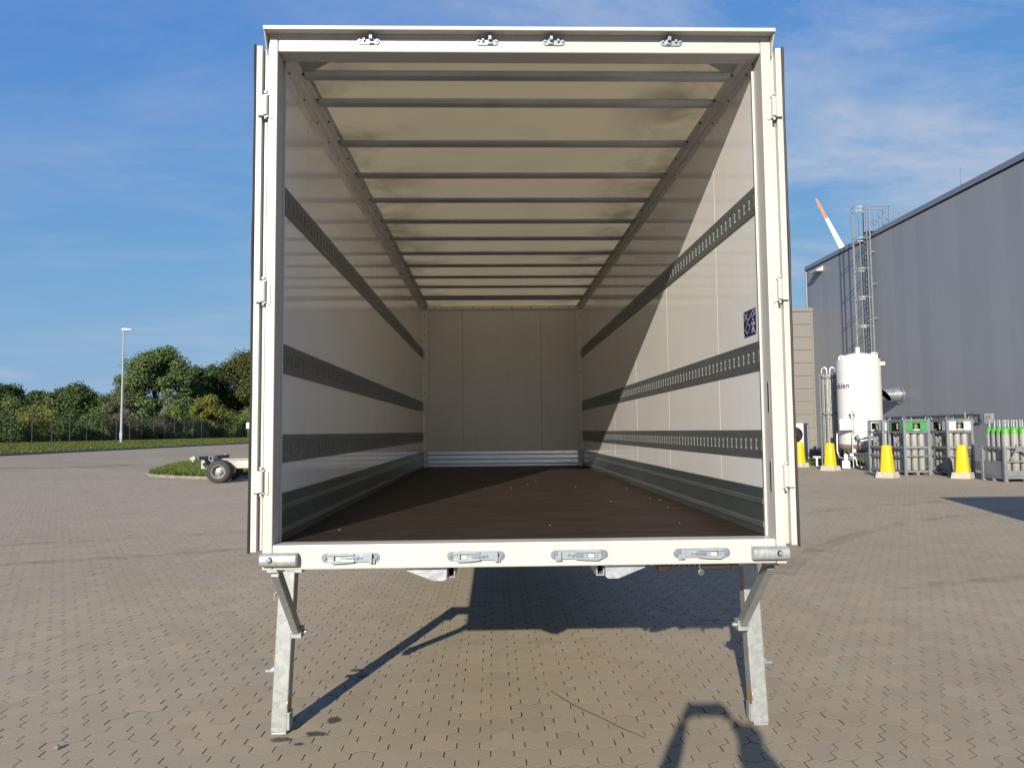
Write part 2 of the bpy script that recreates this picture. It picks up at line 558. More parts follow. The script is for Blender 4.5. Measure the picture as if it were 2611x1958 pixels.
def leaf_material(name, c, trans=0.25):
    m = bpy.data.materials.new(name)
    m.use_nodes = True
    t = m.node_tree
    b = t.nodes['Principled BSDF']
    b.inputs['Roughness'].default_value = 0.6
    b.inputs['Specular IOR Level'].default_value = 0.25
    at = N(t, 'ShaderNodeAttribute', attribute_name='tone')
    mu = N(t, 'ShaderNodeMix', data_type='RGBA', blend_type='MULTIPLY')
    mu.inputs[0].default_value = 1
    mu.inputs[6].default_value = (*c, 1)
    t.links.new(at.outputs['Color'], mu.inputs[7])
    t.links.new(mu.outputs[2], b.inputs['Base Color'])
    tr = N(t, 'ShaderNodeBsdfTranslucent')
    t.links.new(mu.outputs[2], tr.inputs[0])
    ms = N(t, 'ShaderNodeMixShader')
    ms.inputs[0].default_value = trans
    o = t.nodes['Material Output']
    t.links.new(b.outputs[0], ms.inputs[1])
    t.links.new(tr.outputs[0], ms.inputs[2])
    t.links.new(ms.outputs[0], o.inputs[0])
    return m


# ---------------------------------------------------------------- mesh helper
class MB:
    def __init__(s, off=(0, 0, 0)):
        s.v, s.f, s.sm = [], [], []
        s.off = Vector(off)
        s.brk = []

    def use(s, k):
        s.brk.append((len(s.f), k))
        return s

    def add(s, vs, fs, smooth=False):
        n = len(s.v)
        s.v += [tuple(Vector(v) + s.off) for v in vs]
        s.f += [tuple(i + n for i in f) for f in fs]
        s.sm += [smooth] * len(fs)
        return s

    def box(s, x0, x1, y0, y1, z0, z1):
        x0, x1 = min(x0, x1), max(x0, x1)
        y0, y1 = min(y0, y1), max(y0, y1)
        z0, z1 = min(z0, z1), max(z0, z1)
        vs = [(x0, y0, z0), (x1, y0, z0), (x1, y1, z0), (x0, y1, z0), (x0, y0, z1), (x1, y0, z1), (x1, y1, z1), (x0, y1, z1)]
        return s.add(vs, [(3, 2, 1, 0), (4, 5, 6, 7), (0, 1, 5, 4), (1, 2, 6, 5), (2, 3, 7, 6), (3, 0, 4, 7)])

    def beam(s, p, q, w, h, upv=(0, 0, 1)):
        p, q = Vector(p), Vector(q)
        d = (q - p).normalized()
        u = Vector(upv)
        if abs(d.dot(u)) > 0.99:
            u = Vector((0, 1, 0))
        a = d.cross(u).normalized()
        b = a.cross(d).normalized()
        vs = []
        for c in (p, q):
            for i, j in ((-1, -1), (1, -1), (1, 1), (-1, 1)):
                vs.append(c + a * (i * w / 2) + b * (j * h / 2))
        return s.add(vs, [(3, 2, 1, 0), (4, 5, 6, 7), (0, 1, 5, 4), (1, 2, 6, 5), (2, 3, 7, 6), (3, 0, 4, 7)])

    def cyl(s, p, q, r, n=16, r2=None, caps=True, smooth=True):
        p, q = Vector(p), Vector(q)
        r2 = r if r2 is None else r2
        d = (q - p).normalized()
        u = Vector((0, 0, 1)) if abs(d.z) < 0.95 else Vector((1, 0, 0))
        a = d.cross(u).normalized()
        b = d.cross(a).normalized()
        vs = []
        for c, rr in ((p, r), (q, r2)):
            for k in range(n):
                t = 2 * math.pi * k / n
                vs.append(c + (a * math.cos(t) + b * math.sin(t)) * rr)
        s.add(vs, [(k, (k + 1) % n, n + (k + 1) % n, n + k) for k in range(n)], smooth)
        if caps:
            m = len(s.v) - 2 * n
            s.f += [tuple(m + k for k in range(n))[::-1], tuple(m + n + k for k in range(n))]
            s.sm += [False, False]
        return s

    def tube(s, pts, r, n=10):
        pts = [Vector(p) for p in pts]
        rings = []
        a = None
        for i, p in enumerate(pts):
            d = (pts[min(i + 1, len(pts) - 1)] - pts[max(i - 1, 0)]).normalized()
            if a is None:
                u = Vector((0, 0, 1)) if abs(d.z) < 0.95 else Vector((1, 0, 0))
                a = d.cross(u).normalized()
            else:
                a = (a - d * a.dot(d)).normalized()
            b = d.cross(a).normalized()
            rings.append([p + (a * math.cos(2 * math.pi * k / n) + b * math.sin(2 * math.pi * k / n)) * r for k in range(n)])
        vs = [v for rg in rings for v in rg]
        fs = []
        for i in range(len(rings) - 1):
            for k in range(n):
                fs.append((i * n + k, i * n + (k + 1) % n, (i + 1) * n + (k + 1) % n, (i + 1) * n + k))
        s.add(vs, fs, True)
        m = len(s.v) - len(vs)
        s.f += [tuple(m + k for k in range(n))[::-1], tuple(m + (len(rings) - 1) * n + k for k in range(n))]
        s.sm += [False, False]
        return s

    def prism(s, poly, o, u, v, depth):
        """polygon (list of 2d) placed at o with axes u, v; extruded by vector depth"""
        o, u, v, depth = Vector(o), Vector(u), Vector(v), Vector(depth)
        n = len(poly)
        a = [o + u * x + v * y for x, y in poly]
        vs = a + [p + depth for p in a]
        fs = [tuple(range(n))[::-1], tuple(range(n, 2 * n))] + [(k, (k + 1) % n, n + (k + 1) % n, n + k) for k in range(n)]
        return s.add(vs, fs)

    def lathe(s, prof, c, n=32, axis='z'):
        """profile [(r, h)...] round c; axis z / x / y"""
        c = Vector(c)
        vs = []
        for r, h in prof:
            for k in range(n):
                t = 2 * math.pi * k / n
                x, y = r * math.cos(t), r * math.sin(t)
                vs.append(c + (Vector((x, y, h)) if axis == 'z' else Vector((h, x, y)) if axis == 'x' else Vector((x, h, y))))
        fs = []
        for i in range(len(prof) - 1):
            for k in range(n):
                fs.append((i * n + k, i * n + (k + 1) % n, (i + 1) * n + (k + 1) % n, (i + 1) * n + k))
        return s.add(vs, fs, True)

    def disc(s, c, r, nrm, n=16):
        c, nrm = Vector(c), Vector(nrm).normalized()
        return s.cyl(c, c + nrm * 0.002, r, n)

    def build(s, name, m, parent=None, bevel=0.0, seg=2, sharp=True):
        me = bpy.data.meshes.new(name)
        me.from_pydata(s.v, [], s.f)
        me.polygons.foreach_set('use_smooth', s.sm)
        me.update()
        for m_ in (m if isinstance(m, (list, tuple)) else [m]):
            me.materials.append(m_)
        for q_, (i0, k) in enumerate(s.brk):
            i1 = s.brk[q_ + 1][0] if q_ + 1 < len(s.brk) else len(s.f)
            for i in range(i0, i1):
                me.polygons[i].material_index = k
        o = bpy.data.objects.new(name, me)
        col.objects.link(o)
        if parent is not None:
            o.parent = parent
        import bmesh
        bm = bmesh.new()
        bm.from_mesh(me)
        bmesh.ops.recalc_face_normals(bm, faces=bm.faces)
        if any(s.sm):
            for e_ in bm.edges:
                if len(e_.link_faces) == 2 and e_.calc_face_angle(0) > 0.7:
                    e_.smooth = False
        bm.to_mesh(me)
        bm.free()
        if bevel > 0:
            b = o.modifiers.new('bevel', 'BEVEL')
            b.width = bevel
            b.segments = seg
            b.limit_method = 'ANGLE'
            b.angle_limit = R(40)
            b.harden_normals = False
        return o


def empty(name, label, cat, loc=(0, 0, 0), rz=0.0, group=None):
    o = bpy.data.objects.new(name, None)
    o.empty_display_size = 0.2
    o.location = loc
    o.rotation_euler = (0, 0, rz)
    col.objects.link(o)
    return tag(o, label, cat, group)


def tag(o, label=None, cat=None, group=None, kind=None):
    if label:
        o['label'] = label
    if cat:
        o['category'] = cat
    if group:
        o['group'] = group
    if kind:
        o['kind'] = kind
    return o


def copy_thing(root, loc, rz=None):
    r = root.copy()
    col.objects.link(r)
    r.location = loc
    if rz is not None:
        r.rotation_euler = (0, 0, rz)
    for ch in list(root.children):
        c = ch.copy()
        col.objects.link(c)
        c.parent = r
        for g in list(ch.children):
            d = g.copy()
            col.objects.link(d)
            d.parent = c
    return r


def rounded(w, h, r, n=6):
    """outline of a rounded rectangle centred on 0"""
    r = min(r, w / 2 - 1e-4, h / 2 - 1e-4)
    pts = []
    for cx, cy, a0 in ((w / 2 - r, h / 2 - r, 0), (-w / 2 + r, h / 2 - r, 90), (-w / 2 + r, -h / 2 + r, 180), (w / 2 - r, -h / 2 + r, 270)):
        for k in range(n + 1):
            t = R(a0 + 90 * k / n)
            pts.append((cx + r * math.cos(t), cy + r * math.sin(t)))
    return pts


def np_mesh(name, verts, faces_flat, loop_tot, m, tone=None, smooth=False, parent=None):
    """mesh from flat numpy arrays; loop_tot = corners per face"""
    me = bpy.data.meshes.new(name)
    nv, nl, nf = len(verts), len(faces_flat), len(loop_tot)
    me.vertices.add(nv)
    me.vertices.foreach_set('co', np.asarray(verts, np.float32).ravel())
    me.loops.add(nl)
    me.loops.foreach_set('vertex_index', np.asarray(faces_flat, np.int32))
    me.polygons.add(nf)
    st = np.zeros(nf, np.int32)
    st[1:] = np.cumsum(loop_tot)[:-1]
    me.polygons.foreach_set('loop_start', st)
    me.polygons.foreach_set('loop_total', np.asarray(loop_tot, np.int32))
    me.polygons.foreach_set('use_smooth', np.full(nf, bool(smooth)))
    me.update(calc_edges=True)
    if tone is not None:
        a = me.attributes.new('tone', 'FLOAT_COLOR', 'POINT')
        a.data.foreach_set('color', np.asarray(tone, np.float32).ravel())
    me.materials.append(m)
    o = bpy.data.objects.new(name, me)
    col.objects.link(o)
    if parent is not None:
        o.parent = parent
    return o


# ---------------------------------------------------------------- terrain
def smooth01(a, b, x):
    t = np.clip((np.asarray(x, float) - a) / (b - a), 0, 1)
    return t * t * (3 - 2 * t)


def H(x, y=0.0):
    """the yard is level round the swap body and climbs about a metre towards the verge on the left"""
    return 1.09 * smooth01(-12, -34, x)


def sheet(name, xs, ys, zoff, m, kind='structure'):
    xs, ys = np.asarray(xs, float), np.asarray(ys, float)
    X, Y = np.meshgrid(xs, ys)
    Z = H(X, Y) + zoff
    V = np.stack([X.ravel(), Y.ravel(), Z.ravel()], 1)
    nx, ny = len(xs), len(ys)
    i = np.arange(nx - 1)[None, :] + nx * np.arange(ny - 1)[:, None]
    F = np.stack([i, i + 1, i + 1 + nx, i + nx], -1).reshape(-1)
    o = np_mesh(name, V, F, np.full((nx - 1) * (ny - 1), 4), m)
    o.data.polygons.foreach_set('use_smooth', [True] * len(o.data.polygons))
    tag(o, kind=kind)
    return o


gx = list(range(-900, -40, 40)) + list(np.arange(-40, -8, 1.0)) + [-8, 0, 30, 120, 400, 900]
soil = mat('meadow soil', (0.07, 0.085, 0.03), 0.95, var=0.35, vscale=0.3)
sheet('ground', gx, [-300, -40, 0, 40, 80, 120, 200, 500, 1500], -0.14, soil)

KERB_X = -25.6
PX0, PX1, PY0, PY1 = -20.0, 17.2, -4.2, 31.0
yard_x = [x for x in np.arange(KERB_X, -8, 0.8)] + [-8, 0, 20, 60]
base = sheet('paving_bed', [PX0 - .3] + [x for x in np.arange(PX0 + .3, -8, 0.8)] + [-8, PX1 + .2], [PY0 - .3, PY1 + .3], -0.016, M['soil'])
sheet('yard_paving', yard_x, [PY1, 60, 140], 0.0, M['paver_far'])
sheet('yard_paving', yard_x, [-60, PY0], 0.0, M['paver_far'])
sheet('yard_paving', [x for x in np.arange(KERB_X, PX0, 0.8)] + [PX0], [PY0, PY1], 0.0, M['paver_far'])
sheet('yard_paving', [PX1, 30, 60], [PY0, PY1], 0.0, M['paver_far'])

# island outline (world xy), used for the kerb, the grass and to leave the pavers out
ISLAND = [(-14.5, 27.5), (-14.95, 28.2), (-15.2, 29.6), (-15.9, 32.0), (-16.55, 35.2), (-16.5, 38.0), (-15.5, 39.8), (-13.5, 40.5), (-8, 40.0), (-2, 38.0),
          (-2, 31.0), (-4, 29.0), (-8.0, 26.9), (-11.4, 25.7), (-13.0, 26.55), (-14.0, 27.1)]


def inside(poly, x, y):
    r = np.zeros(np.shape(x), bool)
    n = len(poly)
    for i in range(n):
        x0, y0 = poly[i]
        x1, y1 = poly[(i + 1) % n]
        c = ((y0 > y) != (y1 > y)) & (x < (x1 - x0) * (y - y0) / (y1 - y0 + 1e-12) + x0)
        r ^= c
    return r


# ---------------------------------------------------------------- pavers: three joined hexagons, laid in courses
def hex_outline(centres, rad):
    seen, edges = {}, {}
    for cx, cy in centres:
        p = [(cx + rad * math.cos(R(90 - 60 * k)), cy + rad * math.sin(R(90 - 60 * k))) for k in range(6)][::-1]
        for k in range(6):
            a, b = p[k], p[(k + 1) % 6]
            ka, kb = (round(a[0], 5), round(a[1], 5)), (round(b[0], 5), round(b[1], 5))
            if (kb, ka) in edges:
                del edges[(kb, ka)]
            else:
                edges[(ka, kb)] = 1
    nxt = {a: b for a, b in edges}
    st = next(iter(nxt))
    poly, c = [st], nxt[st]
    while c != st:
        poly.append(c)
        c = nxt[c]
    return np.array(poly)


def inset(poly, d):
    n = len(poly)
    res = []
    for i in range(n):
        a, b, c = poly[i - 1], poly[i], poly[(i + 1) % n]
        e1, e2 = (b - a) / np.linalg.norm(b - a), (c - b) / np.linalg.norm(c - b)
        n1, n2 = np.array([-e1[1], e1[0]]), np.array([-e2[1], e2[0]])
        m_ = n1 + n2
        m_ /= (m_ @ n1)
        res.append(b + m_ * d)
    return np.array(res)


def area(poly):
    x, y = poly[:, 0], poly[:, 1]
    return 0.5 * np.sum(x * np.roll(y, -1) - np.roll(x, -1) * y)


def pavers():
    w = 0.128
    rad = w / math.sqrt(3)
    per = 3 * rad
    outl = []
    for cen in ([(0, 0), (w, 0), (w / 2, -1.5 * rad)], [(2 * w, 0), (1.5 * w, -1.5 * rad), (2.5 * w, -1.5 * rad)]):
        p = hex_outline(cen, rad)
        if area(p) < 0:
            p = p[::-1]
        outl.append(p)
    x0, y0 = -0.184 - 1.5 * w, 0.815 - rad / 2
    V, F, L, T = [], [], [], []
    nv = 0
    ks = np.arange(math.floor((PX0 - x0) / (3 * w)) - 1, math.ceil((PX1 - x0) / (3 * w)) + 1)
    js = np.arange(math.floor((PY0 - y0) / per) - 1, math.ceil((PY1 - y0) / per) + 1)
    K, J = np.meshgrid(ks, js)
    for p in outl:
        cx = p[:, 0].mean()
        ox, oy = (x0 + K * 3 * w).ravel(), (y0 + J * per).ravel()
        mx, my = ox + cx, oy
        ok = (mx > PX0) & (mx < PX1) & (my > PY0) & (my < PY1) & ~inside(ISLAND, mx, my)
        vis = np.abs(mx + 0.16 - 0.03 * (my + 3.6)) < 0.80 * (my + 3.6) + 2.5
        near = ok & vis & (my < 11)
        far = ok & ~near
        for sel, lod in ((near, 0), (far, 1)):
            px, py = ox[sel], oy[sel]
            n = len(px)
            if not n:
                continue
            g = 0.0022
            out_ = inset(p, g)
            top = inset(p, g + 0.0012)
            rings = [(out_, -0.022), (out_, -0.0013), (top, 0.0)] if lod == 0 else [(out_, -0.022), (out_, -0.0012), (top, 0.0)]
            k = len(p)
            tilt = rng.normal(0, 0.0022, (n, 2))
            dz = rng.normal(0, 0.0006, n)
            jx, jy = rng.normal(0, 0.0006, n), rng.normal(0, 0.0006, n)
            pc = p.mean(0)
            blk = []
            for ring, z in rings:
                lx, ly = ring[:, 0] - pc[0], ring[:, 1] - pc[1]
                X = px[:, None] + jx[:, None] + ring[None, :, 0]
                Y = py[:, None] + jy[:, None] + ring[None, :, 1]
                Z = z + dz[:, None] + tilt[:, :1] * lx[None] + tilt[:, 1:] * ly[None] + H(X)
                blk.append(np.stack([X, Y, Z], -1))
            blk = np.concatenate(blk, 1)
            m_ = blk.shape[1]
            V.append(blk.reshape(-1, 3))
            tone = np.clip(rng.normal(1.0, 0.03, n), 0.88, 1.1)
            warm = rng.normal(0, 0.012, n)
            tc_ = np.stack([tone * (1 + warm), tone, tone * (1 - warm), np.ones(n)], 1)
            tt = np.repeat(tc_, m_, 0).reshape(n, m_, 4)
            tt[:, :(len(rings) - 1) * k, :3] *= 0.26          # joint shade put into the colour: dark faces mute the sunlit edges
            T.append(tt.reshape(-1, 4))
            q = []
            for r_ in range(len(rings) - 1):
                for i in range(k):
                    q += [r_ * k + i, r_ * k + (i + 1) % k, (r_ + 1) * k + (i + 1) % k, (r_ + 1) * k + i]
            tp = [(len(rings) - 1) * k + i for i in range(k)]
            loc = np.array(q + tp)
            lt = [4] * (len(q) // 4) + [k]
            F.append((loc[None] + nv + m_ * np.arange(n)[:, None]).ravel())
            L.append(np.tile(lt, n))
            nv += n * m_
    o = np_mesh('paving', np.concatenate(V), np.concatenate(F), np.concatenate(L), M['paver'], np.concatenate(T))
    tag(o, kind='structure')


pavers()

# stains on the pavers: thin wet patches near the left support leg
stain = mat('oily wet patch', (0.10, 0.085, 0.065), 0.6)
_t = stain.node_tree
_b = _t.nodes['Principled BSDF']
_co = N(_t, 'ShaderNodeTexCoord')
_mp = N(_t, 'ShaderNodeMapping')
_mp.inputs['Location'].default_value = (-0.5, -0.5, 0)
_mp.inputs['Scale'].default_value = (1, 1, 0)
_t.links.new(_co.outputs['Generated'], _mp.inputs[0])
_ln = N(_t, 'ShaderNodeVectorMath', operation='LENGTH')
_t.links.new(_mp.outputs[0], _ln.inputs[0])
_no = N(_t, 'ShaderNodeTexNoise')
_no.inputs['Scale'].default_value = 22
_no.inputs['Detail'].default_value = 5
_t.links.new(_co.outputs['Object'], _no.inputs['Vector'])
_ma = N(_t, 'ShaderNodeMath', operation='MULTIPLY_ADD')
_t.links.new(_no.outputs['Fac'], _ma.inputs[0])
_ma.inputs[1].default_value = 0.45
_t.links.new(_ln.outputs['Value'], _ma.inputs[2])
_mr = N(_t, 'ShaderNodeMapRange')
_mr.inputs['From Min'].default_value = 0.62
_mr.inputs['From Max'].default_value = 0.45
_mr.inputs['To Max'].default_value = 0.55
_t.links.new(_ma.outputs[0], _mr.inputs['Value'])
_t.links.new(_mr.outputs[0], _b.inputs['Alpha'])


def patch(name, cx, cy, rx, ry, rot, z=0.0035, m=stain):
    pts = []
    n = 26
    ph = random.random() * 6
    for k in range(n):
        t = 2 * math.pi * k / n
        q = 1 + 0.16 * math.sin(2 * t + ph) + 0.10 * math.sin(3 * t + 2 * ph) + random.uniform(-0.04, 0.04)
        x, y = rx * q * math.cos(t), ry * q * math.sin(t)
        pts.append((cx + x * math.cos(rot) - y * math.sin(rot), cy + x * math.sin(rot) + y * math.cos(rot)))
    b = MB()
    b.prism(pts, (0, 0, z), (1, 0, 0), (0, 1, 0), (0, 0, 0.0006))
    o = b.build(name, m)
    tag(o, kind='structure')
    return o


# ---------------------------------------------------------------- the swap body
S = 1.11          # height of the underside of the rear sill above the ground
HW = 1.275
OW = 1.227        # half width of the rear opening
WI = 1.231        # inner wall faces
ZF = 0.1167       # floor level over the sill underside
ZT = 2.574        # underside of the header
ZC = 2.617        # ceiling
LEN = 7.79
O = (0, 0, S)
body = empty('swap_body', 'open white swap body standing on its galvanised support legs with both rear doors folded back', 'swap body', (0, 0, 0), group='white swap bodies on the yard')


def P(fn, name, m, parent=body, bevel=0.0, seg=2):
    b = MB(O)
    fn(b)
    return b.build(name, m, parent, bevel, seg)


for sg in (-1, 1):
    def post(b):
        b.box(sg * OW, sg * HW, 0.0, 0.112, 0.0, 2.652)
        if sg > 0:          # long slots in the reveal
            b.use(1)
            for zc in (0.42, 0.815):
                b.prism(rounded(0.017, 0.155, 0.008), (OW - 0.0015, 0.045, zc), (0, 1, 0), (0, 0, 1), (0.0025, 0, 0))
            b.use(0)
            for zc in (0.42, 0.815):
                b.prism(rounded(0.026, 0.166, 0.012), (OW - 0.0008, 0.045, zc), (0, 1, 0), (0, 0, 1), (0.002, 0, 0))
    P(post, 'rear_post', [M['paint'], M['hole']], bevel=0.005)

    def reveal(b):
        b.box(sg * (WI - 0.014), sg * (WI + 0.02), 0.113, 0.122, ZF, ZC)
    P(reveal, 'wall_end_strip', M['paint'], bevel=0.002)

P(lambda b: b.box(-OW + 0.0005, OW - 0.0005, 0.002, 0.112, ZT, 2.650), 'header_beam', M['paint'], bevel=0.007, seg=3)
P(lambda b: b.box(-OW + 0.0005, OW - 0.0005, 0.0015, 0.112, 0.0, ZF + 0.002), 'rear_sill', M['paint'], bevel=0.007, seg=3)


def lip(b):
    b.box(-HW - 0.008, HW + 0.008, -0.062, 0.012, 2.662, 2.674)
    b.box(-HW - 0.008, HW + 0.008, -0.064, -0.058, 2.654, 2.674)
    b.box(-HW, HW, -0.004, 0.010, 2.651, 2.662)
    for sg in (-1, 1):
        b.prism([(-0.062, 2.672), (0.0, 2.56), (0.05, 2.56), (0.05, 2.672)], (sg * (HW + 0.002), 0, 0), (0, 1, 0), (0, 0, 1), (sg * 0.006, 0, 0))


P(lip, 'rain_lip', M['paint'], bevel=0.004, seg=3)

# lock keepers on the header
for cx, sd_ in ((-0.772, 1), (-0.173, 1), (0.165, -1), (0.766, -1)):
    def keep(b):
        b.prism(rounded(0.113, 0.041, 0.02), (cx, 0.002, 2.629), (1, 0, 0), (0, 0, 1), (0, -0.007, 0))
        b.box(cx + sd_ * 0.006, cx + sd_ * 0.022, -0.032, -0.005, 2.625, 2.672)
        b.box(cx + sd_ * 0.003, cx + sd_ * 0.029, -0.013, -0.005, 2.612, 2.638)
        for dx in (-0.044, 0.044):
            b.cyl((cx + dx, -0.004, 2.629), (cx + dx, -0.012, 2.629), 0.0075, 6)
        b.cyl((cx - sd_ * 0.022, -0.004, 2.631), (cx - sd_ * 0.022, -0.018, 2.631), 0.007, 10)
        b.box(cx - sd_ * 0.026, cx - sd_ * 0.018, -0.016, -0.005, 2.622, 2.642)
    P(keep, 'lock_keeper', M['zinc'], bevel=0.0018)

# lock catches on the sill
for cx, sd_ in ((-0.85, 1), (-0.246, 1), (0.256, -1), (0.857, -1)):
    z0 = 0.0555
    base_ = P(lambda b: (b.prism(rounded(0.279, 0.044, 0.021, 8), (cx, 0.0015, z0), (1, 0, 0), (0, 0, 1), (0, -0.006, 0)),
                         [b.cyl((cx + dx, -0.003, z0), (cx + dx, -0.013, z0), 0.0085, 6) for dx in (-0.123, 0.123)], b.use(1),
                         b.box(cx + sd_ * -0.073, cx + sd_ * -0.043, -0.0062, -0.003, z0 - 0.0135, z0 + 0.0135)), 'lock_catch', [M['zinc_dark'], M['paint']], bevel=0.001)

    def lever(b):
        s = sd_
        # two side cheeks bowing out round the window, a flat lever plate with raised bolts, a hooked end
        for zz, k in ((1, 1), (-1, 1)):
            b.prism([(-0.108, 0.016), (-0.085, 0.026), (-0.03, 0.024), (0.02, 0.019), (0.02, 0.012), (-0.108, 0.012)], (cx, -0.006, z0), (s, 0, 0), (0, 0, zz), (0, -0.020, 0))
        b.box(cx + s * -0.108, cx + s * -0.080, -0.014, -0.006, z0 - 0.015, z0 + 0.015)
        b.box(cx + s * -0.086, cx + s * -0.076, -0.022, -0.006, z0 - 0.012, z0 + 0.012)
        b.box(cx + s * -0.040, cx + s * 0.100, -0.013, -0.0055, z0 - 0.019, z0 + 0.019)
        b.use(1)
        b.box(cx + s * -0.018, cx + s * 0.020, -0.020, -0.012, z0 - 0.008, z0 + 0.004)
        b.cyl((cx + s * 0.032, -0.012, z0), (cx + s * 0.032, -0.021, z0), 0.009, 12)
        b.cyl((cx + s * 0.052, -0.012, z0), (cx + s * 0.052, -0.018, z0), 0.008, 6)
        b.use(0)
        b.box(cx + s * 0.090, cx + s * 0.106, -0.030, -0.006, z0 - 0.024, z0 + 0.020)
        b.box(cx + s * 0.102, cx + s * 0.118, -0.014, -0.006, z0 - 0.030, z0 - 0.004)
    P(lever, 'catch_lever', [M['zinc_light'], M['zinc_dark']], base_, bevel=0.001)

# half round bumpers at the sill corners
for sg in (-1, 1):
    def bump(b):
        prof = [(0.0, -0.031), (0.0, 0.031)]
        pts = []
        for k in range(13):
            t = R(90 - 180 * k / 12)
            pts.append((-0.020 - 0.032 * max(0.0, math.cos(t)) ** 0.55, 0.031 * math.sin(t)))
        poly = [(0.0, 0.031)] + pts + [(0.0, -0.031)]
        b.prism(poly, (sg * 1.100, 0, 0.053), (0, 1, 0), (0, 0, 1), (sg * 0.175, 0, 0))
    bo = P(bump, 'corner_bumper', M['galv'], bevel=0.004)
    P(lambda b: (b.cyl((sg * 1.224, -0.0505, 0.056), (sg * 1.224, -0.044, 0.056), 0.012, 16), b.cyl((sg * 1.224, -0.030, 0.056), (sg * 1.224, -0.0525, 0.056), 0.0145, 16)), 'bolt_recess', M['hole'], bo)
    P(lambda b: (b.cyl((sg * 1.226, -0.045, 0.057), (sg * 1.226, -0.056, 0.057), 0.0105, 6), b.cyl((sg * 1.226, -0.05, 0.057), (sg * 1.226, -0.060, 0.057), 0.005, 10)), 'bolt', M['zinc'], bo)

# doors folded back along the outside of the side walls
for sg in (-1, 1):
    dz0, dz1 = 0.086, 2.603
    def door(b):
        b.box(sg * 1.303, sg * 1.331, 0.0, 1.215, dz0, dz1)
        b.box(sg * 1.284, sg * 1.303, 0.030, 1.205, dz0 + 0.004, dz1 - 0.004)
        b.box(sg * 1.325, sg * 1.334, 0.004, 1.21, dz0, dz1)
    d = P(door, 'door', M['paint'], bevel=0.003)
    def seal(b):
        pts = [(sg * (1.3405 + 0.0018 * math.sin(z * 5.1) + 0.001 * math.sin(z * 13)), 0.006, z) for z in np.linspace(dz0 - 0.006, dz1 + 0.008, 40)]
        b.tube(pts, 0.0062, 8)
        b.box(sg * 1.334, sg * 1.344, 0.012, 1.20, dz0, dz1)
    P(seal, 'door_seal', M['black'], d)
    for zc in (2.288, 1.351, 0.423):
        def hinge(b):
            hx = sg * 1.280
            b.cyl((hx, -0.016, zc - 0.050), (hx, -0.016, zc + 0.050), 0.0125, 18)
            b.prism(rounded(0.044, 0.106, 0.003), (sg * 1.300, -0.0035, zc), (1, 0, 0), (0, 0, 1), (0, -0.016, 0))
            b.prism(rounded(0.024, 0.118, 0.011), (sg * 1.259, 0.0, zc - 0.006), (1, 0, 0), (0, 0, 1), (0, -0.006, 0))
            b.box(hx - sg * 0.016, hx + sg * 0.004, -0.016, 0.0, zc - 0.058, zc - 0.0505)
            b.box(hx - sg * 0.016, hx + sg * 0.004, -0.016, 0.0, zc + 0.0505, zc + 0.058)
            b.cyl((hx, -0.016, zc + 0.058), (hx, -0.016, zc + 0.072), 0.0085, 12)
            b.cyl((hx, -0.016, zc - 0.070), (hx, -0.016, zc - 0.058), 0.006, 12)
        hg = P(hinge, 'hinge', M['paint'], d, bevel=0.002)

